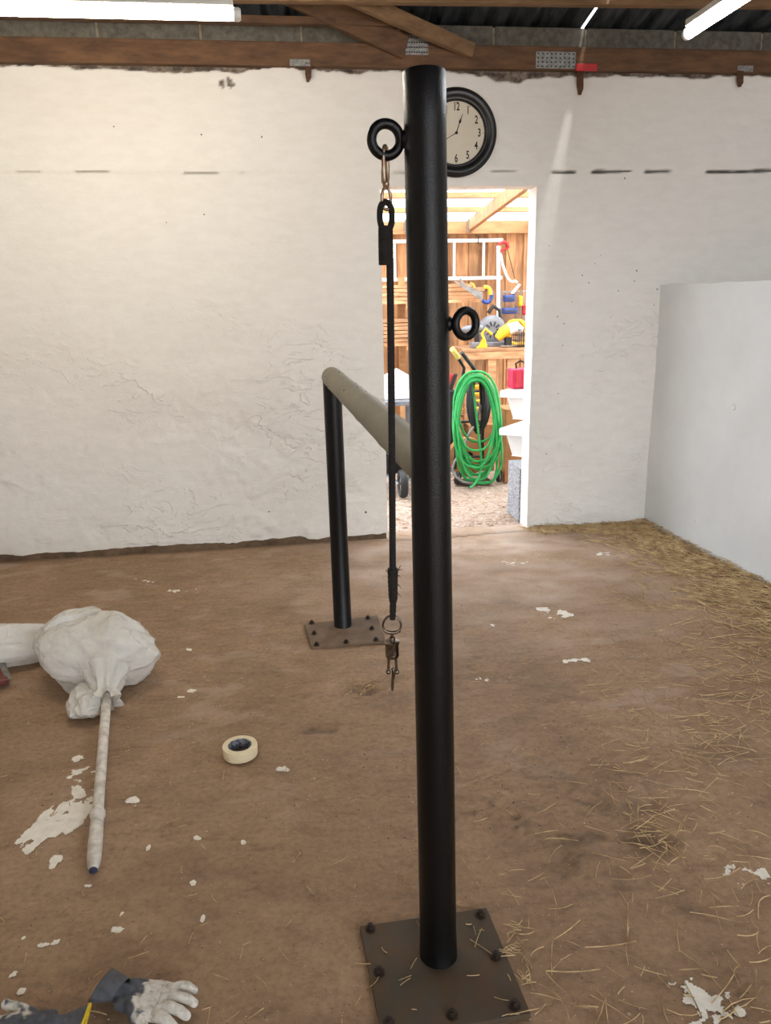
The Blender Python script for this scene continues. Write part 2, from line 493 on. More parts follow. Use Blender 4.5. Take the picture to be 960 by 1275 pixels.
def link(name, me, material, parent, o0, smooth=None):
    if material:
        me.materials.append(MT[material])
    if smooth is not None:
        me.set_sharp_from_angle(angle=radians(smooth))
        me.polygons.foreach_set('use_smooth', [True] * len(me.polygons))
    o = bpy.data.objects.new(name, me)
    COL.objects.link(o)
    WLD[o.name] = o0
    if parent is not None:
        o.parent = parent
        o.location = o0 - WLD[parent.name]
    else:
        o.location = o0
    return o
def tag(o, label, cat, group=None, kind=None):
    o['label'] = label
    if cat:
        o['category'] = cat
    if group:
        o['group'] = group
    if kind:
        o['kind'] = kind
    return o
def thing(name, loc, label, cat, group=None):
    o = bpy.data.objects.new(name, None)
    COL.objects.link(o)
    o.location = V(loc)
    o.empty_display_size = 0.05
    WLD[o.name] = V(loc)
    return tag(o, label, cat, group)
def struct(o, label=None):
    o['kind'] = 'structure'
    if label:
        o['label'] = label
    return o
def dup(src, parent, world):
    o = src.copy()
    COL.objects.link(o)
    o.parent = parent
    WLD[o.name] = V(world)
    o.location = V(world) - (WLD[parent.name] if parent else V((0, 0, 0)))
    return o
def fb(x, y, z=0.0, oct=4):
    return NZ.fractal(V((x, y, z)), 1.0, 2.0, oct, noise_basis='PERLIN_ORIGINAL')
def sst(a, b, x):
    t = max(0.0, min(1.0, (x - a) / (b - a)))
    return t * t * (3 - 2 * t)
WROT = Matrix((WU, WV, V((0, 0, 1)))).transposed()

# ------------------------------------------------------------------ structure: rear wall with doorway
DU0, DU1, DZ = 0.010, 0.952, 2.130        # doorway in the wall frame
WT = 0.145                                 # wall thickness
WTOP = 2.738
ZCR = 2.212                               # old joint line running along the wall
def at_uz(x, y):
    u_, _, z_ = uvz(at(x, y, 0))
    return u_, z_
CHIPS = [(at_uz(277, 104), 0.016), (at_uz(287, 104), 0.018), (at_uz(284, 100), 0.012)]
HOLES = [(at_uz(x, y), r) for x, y, r in ((142, 158, .006), (251, 168, .007), (326, 171, .007), (207, 277, .006), (254, 267, .007),
         (793, 337, .008), (725, 343, .006), (733, 352, .006), (778, 222, .007), (818, 360, .007), (702, 403, .006), (694, 394, .006),
         (770, 362, .005), (790, 350, .005), (741, 328, .005), (684, 306, .005), (814, 380, .005), (700, 430, .005), (760, 395, .004),
         (455, 637, .010), (335, 637, .008), (712, 376, .004), (748, 318, .004), (680, 565, .006), (695, 490, .005))]
def wall_shape(u, z):
    """relief, wear, dirt of the rear wall at (u, z)"""
    h = 0.006 * fb(u * 0.9, z * 0.9, 3.1, 2) + 0.0016 * fb(u * 4, z * 6, 7.7, 3)
    low = sst(1.75, 1.0, z) * (0.45 + 0.55 * sst(-0.4, 0.3, fb(u * 0.8, z * 0.9, 21.0, 2)))
    wx, wz = u + 0.10 * fb(u * 3, z * 3, 1.3, 2), z + 0.07 * fb(u * 3, z * 3, 9.3, 2)
    q = fb(wx * 1.7, wz * 2.6, 40.2, 4)
    h += low * (0.0075 * sst(-0.015, 0.015, q) + 0.005 * sst(0.20, 0.23, q))
    q2 = fb(wx * 5.5, wz * 8.5, 60.2, 3)
    h += (0.15 + low) * 0.0032 * sst(0.0, 0.08, q2)
    h += low * 0.0026 * fb(u * 16, z * 24, 5.5, 2)
    if z < 0.25:
        h += 0.010 * sst(0.25, 0.0, z) * (0.5 + fb(u * 9, z * 9, 2.0, 2))
    # joint line
    zc = ZCR + 0.006 * fb(u * 2.2, 0, 8.8, 3)
    h += 0.006 * sst(zc - 0.012, zc + 0.004, z)
    right = sst(0.95, 1.15, u)
    gap = sst(-0.05, 0.12, fb(u * 3.4, 0, 77.0, 3) + 0.30 * right - 0.16)
    wd = 0.006 + 0.007 * right * (0.6 + fb(u * 7, 0, 12.0, 2))
    k = gap * sst(wd, wd * 0.4, abs(z - zc + 0.004))
    h -= 0.014 * k
    dirt = 0.9 * k * (0.35 + 0.65 * right)
    # peeling along the top
    edge = 0.006 + 0.026 * fb(u * 3.0, 0, 31.0, 4) + 0.012 * fb(u * 14, z * 9, 33.0, 3) + 0.016 * sst(-0.2, 0.9, u) * sst(2.6, 1.0, u)
    edge += 0.035 * math.exp(-((u - 0.78) / 0.13) ** 2) + 0.02 * math.exp(-((u + 1.1) / 0.3) ** 2)
    wear = sst(WTOP - edge - 0.006, WTOP - edge + 0.002, z)
    h -= 0.010 * wear
    dirt = max(dirt, 0.8 * sst(0.02, 0.0, abs(z - (WTOP - edge * 0.4))) * wear * sst(0.0, 0.2, fb(u * 8, 1, 3, 2)))
    for (cu, cz), r in CHIPS:
        d = sqrt((u - cu) ** 2 + ((z - cz) * 0.8) ** 2) + 0.006 * fb(u * 60, z * 60, 3, 2)
        kk = sst(r + 0.003, r - 0.003, d)
        wear = max(wear, kk); h -= 0.006 * kk
    return h, wear, dirt, min(1.0, low * (0.15 + 0.85 * sst(-0.05, 0.28, fb(u * 1.5, z * 2.0, 88.0, 3))) + 0.06)

def grid_mesh(name, us, zs, skip, pos, attrs, material, extra=None):
    idx, vs, at_ = {}, [], {a: [] for a in attrs}
    fs = []
    def vert(i, j):
        if (i, j) not in idx:
            p, vals = pos(us[i], zs[j])
            idx[(i, j)] = len(vs)
            vs.append(p)
            for a, x in zip(attrs, vals):
                at_[a].append(x)
        return idx[(i, j)]
    for i in range(len(us) - 1):
        for j in range(len(zs) - 1):
            if skip and skip((us[i] + us[i + 1]) / 2, (zs[j] + zs[j + 1]) / 2):
                continue
            fs.append((vert(i, j), vert(i + 1, j), vert(i + 1, j + 1), vert(i, j + 1)))
    nx = 0
    if extra:
        ev, ef = extra
        k = len(vs)
        vs += ev
        fs += [tuple(q + k for q in f) for f in ef]
        nx = len(ev)
    me = bpy.data.meshes.new(name)
    me.from_pydata(vs, [], fs)
    for a in attrs:
        t = me.attributes.new(a, 'FLOAT', 'POINT')
        t.data.foreach_set('value', at_[a] + [0.0] * nx)
    return link(name, me, material, None, V((0, 0, 0)), 50)
def steps(segs):
    out = [segs[0][0]]
    for a, b, d in segs:
        n = max(1, round((b - a) / d))
        out += [a + (b - a) * (k + 1) / n for k in range(n)]
    return out
us = steps([(-3.4, -2.5, .06), (-2.5, DU0, .0145), (DU0, DU1, .0145), (DU1, 2.5, .0145), (2.5, 4.2, .1)])
zs = steps([(-0.02, DZ, .0145), (DZ, 2.26, .008), (2.26, 2.64, .0145), (2.64, WTOP, .007)])
def wall_pos(u, z):
    h, wr, di, lw = wall_shape(u, z)
    # soften the arrises of the doorway
    return L(u, -h, z), (wr, di, lw)
ev, ef = [], []
def quad(a, b, c, d):
    k = len(ev); ev.extend([a, b, c, d]); ef.append((k, k + 1, k + 2, k + 3))
def strip(p0, p1, n, out):
    """reveal strip between front edge points and the far side"""
    for i in range(n):
        a, b = p0.lerp(p1, i / n), p0.lerp(p1, (i + 1) / n)
        quad(a, b, b + out, a + out)
zz = [z for z in zs if z <= DZ + 1e-6]
for (ud, flip) in ((DU0, 1), (DU1, 0)):
    for a, b in zip(zz[:-1], zz[1:]):
        pa, pb = wall_pos(ud, a)[0], wall_pos(ud, b)[0]
        quad(pa, pb, L(ud, WT, b), L(ud, WT, a))
uu = [u for u in us if DU0 - 1e-6 <= u <= DU1 + 1e-6]
for a, b in zip(uu[:-1], uu[1:]):
    pa, pb = wall_pos(a, DZ)[0], wall_pos(b, DZ)[0]
    quad(pa, pb, L(b, WT, DZ), L(a, WT, DZ))
# outer face and top
quad(L(-3.4, WT, -.02), L(DU0, WT, -.02), L(DU0, WT, WTOP), L(-3.4, WT, WTOP))
quad(L(DU1, WT, -.02), L(4.2, WT, -.02), L(4.2, WT, WTOP), L(DU1, WT, WTOP))
quad(L(DU0, WT, DZ), L(DU1, WT, DZ), L(DU1, WT, WTOP), L(DU0, WT, WTOP))
quad(L(-3.4, 0.012, WTOP), L(4.2, 0.012, WTOP), L(4.2, WT, WTOP), L(-3.4, WT, WTOP))
wall_rear = grid_mesh('wall_rear', us, zs, lambda u, z: DU0 < u < DU1 and z < DZ, wall_pos, ('wear', 'dirt', 'low'), 'plaster', (ev, ef))
struct(wall_rear, 'lumpy white painted wall with an open doorway')

hole_rnd = random.Random(5)
for (cu, cz), r in HOLES:
    c = L(cu, -wall_shape(cu, cz)[0] - 0.0012, cz)
    n = 7
    pts = [c + WU * cos(2 * pi * k / n) * r * hole_rnd.uniform(.35, .75) + V((0, 0, sin(2 * pi * k / n) * r * hole_rnd.uniform(.4, .9))) for k in range(n)]
    MB().prism(pts, WV * 0.004).build('nail_hole', 'bolt', wall_rear)

# course of concrete blocks on top of the wall, each its own piece
bu = [-2.95, -2.37] + [at(x, 45, 0.06)[0] for x in (122, 250, 375)]
bu = [-3.4, -2.9, -2.36] + [uvz(at(x, 45, 0.06))[0] for x in (122, 250, 375)]
stepb = bu[-1] - bu[-2]
while bu[-1] < 4.0:
    bu.append(bu[-1] + stepb)
for a, b in zip(bu[:-1], bu[1:]):
    MB().box(L((a + b) / 2, 0.04 + 0.1, 2.915), (b - a - 0.014, 0.2, 0.125), WROT).build('block', 'block', wall_rear, bevel=0.005)
    MB().box(L(b, 0.14, 2.912), (0.013, 0.185, 0.118), WROT).build('mortar_joint', 'mortar', wall_rear)
# timber wall plate / bottom chord against the wall
beam = MB().box(L(0.4, -0.012, 2.797), (7.6, 0.07, 0.118), WROT).build('trim_1', 'timber', bevel=0.006)
struct(beam, 'brown timber beam along the top of the rear wall')

# ------------------------------------------------------------------ floor
FX0, FX1, FY0, FY1 = -3.2, 3.2, 0.85, 5.05
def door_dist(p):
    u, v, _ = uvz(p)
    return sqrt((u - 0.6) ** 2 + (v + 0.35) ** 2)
DBL = [(fl(810, 1040), .10, .05, -0.5), (fl(455, 855), .09, .045, 0.1), (fl(395, 908), .10, .03, 0)]
def floor_shape(x, y):
    h = 0.006 * fb(x * 1.3, y * 1.3, 1.0, 3) - 0.004
    wx, wy = x + 0.08 * fb(x * 4, y * 4, 3.3, 2), y + 0.08 * fb(x * 4, y * 4, 6.3, 2)
    ero = math.exp(-(((x - 0.52) / 0.42) ** 2 + ((y - 1.95) / 0.42) ** 2))
    ero = max(ero, 0.6 * math.exp(-(((x - 0.2) / 0.8) ** 2 + ((y - 2.9) / 0.5) ** 2)))
    q = fb(wx * 2.2, wy * 3.2, 51.0, 4)
    h -= ero * (0.008 * sst(-0.03, 0.0, q) + 0.008 * sst(0.16, 0.19, q))
    h += ero * 0.009 * fb(x * 14, y * 24, 2.2, 4)
    q2 = fb(wx * 1.2, wy * 2.2, 91.0, 5)
    crack = sst(0.010, 0.0, abs(q2 - 0.12)) * sst(0.05, 0.2, fb(x * 1.1, y * 1.1, 15.0, 2))
    h -= 0.003 * crack
    dirt = 0.22 * crack
    # slab joint at the threshold
    u, v, _ = uvz(V((x, y, 0)))
    j = sst(0.018, 0.006, abs(v + 0.07 - 0.03 * fb(u * 2, 0, 4.0, 2))) * sst(-0.2, 0.1, u) * sst(1.1, 0.8, u)
    h -= 0.010 * j
    dirt = max(dirt, 0.7 * j)
    for c, a, b, r in DBL:
        dx, dy = x - c.x, y - c.y
        d = sqrt((dx / a) ** 2 + (dy / b) ** 2) + 0.5 * fb(x * 18, y * 18, 5.0, 2)
        k = sst(1.0, 0.5, d)
        h -= 0.012 * k
        dirt = max(dirt, 0.45 * k)
    # stains
    s = fb(wx * 2.6, wy * 5.5, 111.0, 4)
    dirt = max(dirt, 0.16 * sst(0.15, 0.5, s) + 0.45 * ero * max(sst(0.05, 0.0, abs(q + 0.015)), sst(0.05, 0.0, abs(q - 0.175)), 0.6 * sst(0.1, 0.5, fb(x * 9, y * 16, 44.0, 4))))
    # base of walls: soil swept against them
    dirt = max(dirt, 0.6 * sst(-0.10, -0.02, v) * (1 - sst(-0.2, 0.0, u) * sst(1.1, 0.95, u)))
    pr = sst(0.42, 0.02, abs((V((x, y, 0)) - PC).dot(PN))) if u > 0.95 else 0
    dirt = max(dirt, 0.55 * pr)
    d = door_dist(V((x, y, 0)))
    dust_doorlight = 0.75 * sst(1.9, 0.2, d) * (0.5 + 0.8 * fb(x * 3, y * 5, 71.0, 4))  # lighter towards the doorway: dust together with painted-in daylight
    dust_doorlight = max(dust_doorlight, 0.30 * sst(0.20, 0.60, fb(wx * 3.6, wy * 8.0, 131.0, 5)) * sst(1.4, 3.0, y))
    return h, max(0, min(1, dust_doorlight)), max(0, min(1, dirt))
PC, PE = fl(800, 648), fl(960, 728)
PD = (PE - PC).normalized()
PN = V((PD.y, -PD.x, 0))
if PN.x > 0:
    PN = -PN                       # towards the room
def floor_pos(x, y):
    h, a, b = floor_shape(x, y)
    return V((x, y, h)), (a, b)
xs_ = steps([(-5, FX0, .3), (FX0, FX1, .018), (FX1, 5.2, .3)])
ys_ = steps([(-4.2, FY0, .3), (FY0, 2.2, .014), (2.2, 3.4, .018), (3.4, FY1 + .15, .024), (FY1 + .15, 5.5, .1)])
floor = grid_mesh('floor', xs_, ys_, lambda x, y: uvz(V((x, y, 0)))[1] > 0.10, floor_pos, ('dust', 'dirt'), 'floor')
struct(floor, 'worn brown concrete floor with straw and paint marks')

# soil-coloured kerb along the foot of the wall left of the doorway
us_k = steps([(-3.3, DU0 - 0.01, 0.05)])
kb = MB()
prev = None
for u in us_k:
    d = 0.035 + 0.012 * fb(u * 3, 0, 5, 3)
    hh = 0.022 + 0.008 * fb(u * 4, 1, 6, 3)
    cur = [L(u, -0.0, hh + 0.012), L(u, -d * 0.6, hh), L(u, -d, -0.012), L(u, 0.02, -0.012)]
    if prev:
        for k in range(4):
            kb.add([prev[k], cur[k], cur[(k + 1) % 4], prev[(k + 1) % 4]], [(0, 1, 2, 3)])
    prev = cur
MT['kerb'] = mat('dirt_fillet', (112, 90, 68), (78, 60, 44), 0.9, scale=14, bstr=0.6, bdist=0.005, bscale=50)
struct(kb.build('trim_2', 'kerb', smooth=60), 'dirty mortar fillet along the foot of the rear wall')

# ------------------------------------------------------------------ low partition wall on the right
pm = MB()
PL_, PH, PTK = 3.2, 1.55, 0.11
ss = steps([(0, PL_, 0.035)])
zp = steps([(-0.02, PH, 0.035)])
def part_pt(s, z):
    return PC + PD * s + PN * (0.006 * fb(s * 1.4, z * 1.4, 4.4, 3)) + V((0, 0, z + (0.006 * fb(s * 5, 0, 2, 2) if z > PH - .01 else 0)))
for i in range(len(ss) - 1):
    for j in range(len(zp) - 1):
        pm.add([part_pt(ss[i], zp[j]), part_pt(ss[i + 1], zp[j]), part_pt(ss[i + 1], zp[j + 1]), part_pt(ss[i], zp[j + 1])], [(0, 1, 2, 3)])
    pm.add([part_pt(ss[i], PH), part_pt(ss[i + 1], PH), part_pt(ss[i + 1], PH) - PN * PTK, part_pt(ss[i], PH) - PN * PTK], [(0, 1, 2, 3)])
bk = -PN * PTK
pm.add([PC + bk, PC + PD * PL_ + bk, PC + PD * PL_ + bk + V((0, 0, PH)), PC + bk + V((0, 0, PH))], [(0, 1, 2, 3)])
e_ = PC + PD * PL_
pm.add([e_, e_ + bk, e_ + bk + V((0, 0, PH)), e_ + V((0, 0, PH))], [(0, 1, 2, 3)])
part = pm.build('wall_partition', 'partition', smooth=50)
struct(part, 'low smooth white partition wall on the right')
def on_part(x, y):
    r = ray(x, y)
    return CO + r * ((PC - CO).dot(PN) / r.dot(PN))
for (x, y, r) in ((914, 506, .020), (867, 650, .022)):
    c = on_part(x, y)
    mb = MB().lathe(c + PN * 0.001, PN, [(r, 0), (r * 0.8, .006), (r * 0.5, .003), (0, .001)], 14)
    for q in range(len(mb.v)):
        mb.v[q] += V((0, 0, 1)) * 0.006 * fb(mb.v[q].x * 90, mb.v[q].z * 90, 1, 2)
    mb.build('plaster_blemish', 'partition', part, smooth=60)

# ------------------------------------------------------------------ rest of the shell, roof
def wall_slab(name, a, b, z0, z1, tk, label, material='plaster'):
    o = MB().bar(V((a.x, a.y, (z0 + z1) / 2)), V((b.x, b.y, (z0 + z1) / 2)), tk, z1 - z0).build(name, material)
    return struct(o, label)
VB = -8.2
wall_slab('wall_left', L(-3.4, 0.28), L(-3.4, VB), -.02, 4.0, 0.2, 'white side wall on the left')
wall_slab('wall_right', L(4.2, 0.28), L(4.2, VB), -.02, 4.0, 0.2, 'white side wall on the right')
# wall behind the camera with a wide open barn doorway
b1 = wall_slab('wall_front', L(-3.4, VB), L(-0.6, VB), -.02, 4.9, 0.2, 'wall behind the viewer beside an open barn doorway')
MB().bar(L(3.6, VB, 2.44), L(4.2, VB, 2.44), 0.2, 4.92).build('pier', 'plaster', b1)
MB().bar(L(-0.6, VB, 3.95), L(3.6, VB, 3.95), 0.2, 1.9).build('lintel', 'plaster', b1)
# roof of separate corrugated sheets
RS = tan(radians(11))
def roofz(v):
    return 2.995 - v * RS
ceil = thing('ceiling', L(0.4, -4, 3.0), 'dark corrugated roof sheets over timber purlins', None)
ceil['kind'] = 'structure'
SW = 0.62
k = 0
u0 = 1.21 - 0.62 * 8
while u0 < 4.3:
    mb = MB()
    nseg = 32
    gap = 0.013 if k == 8 else 0.0        # open slit between two sheets
    for i in range(nseg):
        def pr(t):
            u = u0 + gap + (SW - gap + (0.0 if k == 7 else 0.03)) * t
            ph = (t * 4) % 1.0
            hh = 0.022 * (sst(0.0, 0.14, ph) - sst(0.36, 0.5, ph))
            return u, hh + 0.004 * (k % 2)
        (ua, ha), (ub, hb) = pr(i / nseg), pr((i + 1) / nseg)
        for va, vb in ((0.32, -0.6), (-0.6, -3.0), (-3.0, VB - 0.3)):
            mb.add([L(ua, va, roofz(va) + ha), L(ub, va, roofz(va) + hb), L(ub, vb, roofz(vb) + hb), L(ua, vb, roofz(vb) + ha)], [(0, 1, 2, 3)])
    mb.build('roof_sheet', 'roof', ceil)
    u0 += SW
    k += 1
# purlins and truss members
def member(p, q, w_, h_, m_, name, par):
    return MB().bar(p, q, w_, h_).build(name, m_, par, bevel=0.004)
trs = thing('trim_3', L(0.4, -0.5, 2.9), 'timber purlins and braces under the roof', None)
trs['kind'] = 'structure'
A, B = at(-60, -14, -0.30), at(1010, 0, -0.30)
member(A, B, 0.05, 0.085, 'timberlight', 'purlin', trs)
A, B = at(-40, 23, -0.085), at(500, 24, -0.085)
zmid = (A.z + B.z) / 2
member(V((A.x, A.y, zmid)), V((B.x, B.y, zmid)), 0.05, 0.036, 'timber', 'purlin', trs)
for v in (-1.6, -3.2, -4.8, -6.4):
    member(L(-3.3, v, roofz(v) - 0.06), L(4.1, v, roofz(v) - 0.06), 0.06, 0.1, 'timber', 'purlin', trs)
member(at(432, -6, -0.24), at(588, 64, -0.055), 0.045, 0.075, 'timberlight', 'brace', trs)
member(at(350, -14, -0.12), at(505, 60, -0.05), 0.04, 0.12, 'timber', 'brace', trs)

# ------------------------------------------------------------------ yard structure beyond the doorway
VW = 3.05
yard = MB()
gy = steps([(0.08, 5.5, 0.06)])
gx = steps([(-2.6, 3.4, 0.06)])
for i in range(len(gx) - 1):
    for j in range(len(gy) - 1):
        yard.add([L(gx[a], gy[b], -0.012 + 0.012 * fb(gx[a] * 5, gy[b] * 5, 3, 3)) for a, b in ((i, j), (i + 1, j), (i + 1, j + 1), (i, j + 1))], [(0, 1, 2, 3)])
struct(yard.build('floor_yard', 'yard', smooth=60), 'pale woodchip covered ground of the yard')
wy = thing('wall_yard', L(0.4, VW, 0), 'plank fence wall closing the yard behind the doorway', None)
wy['kind'] = 'structure'
u = -1.5
while u < 3.2:
    wdt = RND.uniform(0.082, 0.105)
    kpl = len(wy.children) % 2
    MB().box(L(u + wdt / 2, VW + 0.012 + 0.019 * kpl, 1.06), (wdt + 0.014 * kpl, 0.018, 2.2), WROT).build('plank', 'plank', wy)
    u += wdt
MB().box(L(0.8, VW + 0.060, 1.5), (4.8, 0.03, 0.10), WROT).build('batten', 'newtimber', wy)
MB().box(L(0.8, VW + 0.060, 0.5), (4.8, 0.03, 0.10), WROT).build('batten', 'newtimber', wy)
ct = thing('ceiling_yard', L(0.4, 1.5, 2.3), 'translucent lean-to roof on pine rafters over the yard', None)
ct['kind'] = 'structure'
hz = at(600, 283, VW - 0.03).z
hb_ = at(600, 291, VW - 0.03).z
ht_ = at(600, 275, VW - 0.03).z
MB().box(L(0.8, VW - 0.03, (hb_ + ht_) / 2), (4.8, 0.05, ht_ - hb_), WROT).build('header', 'newtimber', ct, bevel=0.003)
RP = tan(radians(4.5))
zr0 = (hb_ + ht_) / 2 + 0.02
def rz(v):
    return zr0 + (VW - v) * RP
uR = uvz(at(582, 284, VW - 0.06))[0] + 0.03
for k in range(-3, 4):
    ur = uR + k * 0.62
    member(L(ur, VW - 0.05, rz(VW)), L(ur, WT, rz(WT)), 0.045, 0.11, 'newtimber', 'rafter', ct)
    MB().box(L(ur - 0.028, VW - 0.075, rz(VW) - 0.01), (0.012, 0.06, 0.12), WROT).build('joist_hanger', 'galv', ct)
for py in (243, 261):
    # the depth where this sight line meets the top of the rafters
    lo_, hi_ = 0.3, 3.0
    for _ in range(40):
        md = (lo_ + hi_) / 2
        if at(600, py, md).z < rz(md) + 0.08:
            lo_ = md
        else:
            hi_ = md
    MB().box(L(0.8, lo_, rz(lo_) + 0.08), (4.8, 0.07, 0.045), WROT).build('purlin', 'newtimber', ct)
sh = MB()
n = 90
for i in range(n):
    ua, ub = -1.6 + 4.8 * i / n, -1.6 + 4.8 * (i + 1) / n
    ha, hb2 = 0.012 * sin(i * 1.3), 0.012 * sin((i + 1) * 1.3)
    va, vb = VW + 0.25, WT + 0.02
    sh.add([L(ua, va, rz(va) + .12 + ha), L(ub, va, rz(va) + .12 + hb2), L(ub, vb, rz(vb) + .12 + hb2), L(ua, vb, rz(vb) + .12 + ha)], [(0, 1, 2, 3)])
sh.build('roof_sheet', 'sheet', ct, smooth=80)
# wide ground outside
MB().box((0, 0, -0.16), (60, 60, 0.2)).build('ground', 'yard')
struct(bpy.data.objects['ground'], 'ground around the building')

# ------------------------------------------------------------------ hitching rail: tall post, short post, cross rail
P1, P2 = fl(546, 1192), fl(427, 781)
hr = thing('hitching_rail', P1, 'black steel horse hitching rail with tall near post, olive crossbar and bolted plates', 'hitching rail')
Z1, Z2 = 1.872, 1.172
top1 = P1 + V((-0.020, 0, Z1))
pr = []
for k in range(25):
    t = k / 24
    pr.append((0.0428 - 0.0062 * t, Z1 * t))
ax1 = (top1 - P1).normalized()
po = MB().lathe(P1, ax1, [(0.047, 0.0), (0.0445, 0.006)] + pr[1:-1] + [(0.0372, Z1 - 0.003), (0.0352, Z1), (0.030, Z1 + 0.0005), (0.0, Z1 + 0.0015)], 48).build('tall_post', 'blackpaint', hr, smooth=40)
top2 = P2 + V((-0.006, 0, Z2))
MB().lathe(P2, (top2 - P2).normalized(), [(0.046, 0.0), (0.0425, 0.006), (0.0405, Z2 * 0.5), (0.0400, Z2)], 40).build('short_post', 'blackpaint', hr, smooth=40)
# cross rail sleeve, rounded at the far end
RZ = Z2 - 0.005
ra = P2 + V((-0.006, 0, RZ + 0.012))
rb = P1 + V((-0.008, 0, RZ + 0.012))
rd = (rb - ra).normalized()
rl = (rb - ra).length
prof = [(0.0, -0.046), (0.018, -0.043), (0.032, -0.034), (0.041, -0.018), (0.0435, 0.0)]
prof += [(0.0435 + (0.0015 if k % 9 == 4 else 0), rl * k / 40) for k in range(1, 39)]
prof += [(0.0435, rl - 0.04), (0.036, rl - 0.012)]
rail = MB().lathe(ra, rd, prof, 40).build('cross_rail', 'rail', hr, smooth=40)
sp = MB()
for (x, y) in ((416, 463), (422, 472), (437, 478), (443, 517)):
    pass
for k in range(26):
    t = RND.uniform(0.02, 0.6) * rl
    a = RND.uniform(0, 2 * pi)
    s1 = rd.cross(V((0, 0, 1))).normalized()
    s2 = s1.cross(rd)
    nrm = s1 * cos(a) + s2 * sin(a)
    sp.ball(ra + rd * t + nrm * 0.0432, RND.uniform(0.0012, 0.0028), 6, 4)
d_ = sp.build('dirt_fleck', 'blackrubber', rail)
d_['kind'] = 'stuff'

def bolt_at(p, parent, h=0.016, r=0.0088):
    mb = MB().lathe(p, (0, 0, 1), [(r * 1.5, 0), (r * 1.5, 0.003)], 16)
    mb.lathe(p + V((0, 0, 0.003)), (0, 0, 1), [(r, 0), (r, 0.009), (r * 0.9, 0.010)], 6, sx=(cos(RND.random() * 3), sin(RND.random() * 3), 0))
    mb.cyl(p + V((0, 0, 0.012)), p + V((0, 0, h)), r * 0.55, seg=10)
    return mb.build('bolt', 'bolt', parent)
def base_plate(corners, bolts, m_='plate', th=0.011):
    mb = MB().prism([V((c.x, c.y, -0.004)) for c in corners], (0, 0, th + 0.004))
    pl_ = mb.build('base_plate', m_, hr, bevel=0.0015)
    for b in bolts:
        bolt_at(V((b.x, b.y, th)), pl_)
    return pl_
c1 = [fl(x, y, .011) for x, y in ((448, 1153), (606, 1130), (661, 1262))]
c1.append(c1[0] + (c1[2] - c1[1]))
base_plate(c1, [fl(x, y, .02) for x, y in ((461, 1153), (472, 1207), (598, 1136), (617, 1188), (641, 1248), (563, 1260), (484, 1270))])
c2 = [fl(x, y, .011) for x, y in ((379, 777), (470, 766), (480, 797.5), (388, 806))]
base_plate(c2, [fl(x, y, .02) for x, y in ((388, 774), (391, 787), (394, 801), (431, 798), (468, 795), (463, 781), (458, 768))], 'dustyplate')

YP = P1.y
def PP(x, y):
    return aty(x, y, YP)
def eye_ring(cx, cy, R, r, turn, side):
    c = PP(cx, cy)
    ax = V((sin(turn), -cos(turn), 0))
    arm = V((cos(turn), sin(turn), 0)) * side      # from ring towards the post
    mb = MB().torus(c, ax, R, r, 48, 18)
    eye = mb.build('eye_ring', 'blackpaint', hr, smooth=60)
    hit = V((P1.x - 0.005, P1.y, c.z))
    dirn = (hit - c).normalized()
    st = MB().lathe(c + dirn * (R + r * 0.3), dirn, [(r * 1.5, 0), (r * 1.75, 0.004), (r * 1.75, 0.009), (r * 1.5, 0.013), (r * 1.5, (hit - c).length - R - 0.015)], 24)
    st.build('shank', 'blackpaint', eye, smooth=40)
    return c
ringL = eye_ring(480.5, 174, 0.0255, 0.0088, radians(14), 1)
ringR = eye_ring(580, 403, 0.0235, 0.0078, radians(32), -1)

# ------------------------------------------------------------------ tie rope with snaps hanging from the left ring
tr = thing('tie_rope', PP(489, 858), 'black elastic horse tie with metal swivel snaps hanging from the upper eye ring', 'tie rope')
pxm = lambda y: (PP(490, y) - PP(480, y)).length / 10      # metres per pixel at this height
YF = V((0, -1, 0))
# quick link through the ring
def loop(cx, y0, y1, wpx, r, name, m_, turn=0.0, parent=tr, seg=36, dy=0.0, power=2.6):
    a, b = PP(cx, y0), PP(cx, y1)
    c = (a + b) / 2 + V((0, dy, 0))
    hh = (a.z - b.z) / 2
    ww = wpx * pxm((y0 + y1) / 2) / 2
    pts = []
    for k in range(seg):
        t = 2 * pi * k / seg
        cx_, cz_ = cos(t), sin(t)
        ex = abs(cx_) ** (2 / power) * (1 if cx_ > 0 else -1) * ww
        ez = abs(cz_) ** (2 / power) * (1 if cz_ > 0 else -1) * hh
        pts.append(c + V((ex * cos(turn), ex * sin(turn), ez)))
    return MB().tube(pts, r, 10, closed=True).build(name, m_, parent, smooth=60)
loop(480, 182, 229, 11, 0.0036, 'snap_link', 'rustchrome', radians(62))
gate = MB().tube([PP(478, 199), PP(476.5, 214), PP(477, 228)], 0.0032, 10).build('snap_gate', 'rustchrome', tr, smooth=60)
MB().lathe(PP(480.5, 226), (0, 0, -1), [(0.0035, 0), (0.0062, .003), (0.0062, .007), (0.004, .010), (0.0032, .014)], 20).build('swivel', 'rustchrome', tr, smooth=40)
loop(481, 234, 261, 12, 0.0030, 'swivel_eye', 'rustchrome', radians(25), power=2.2)
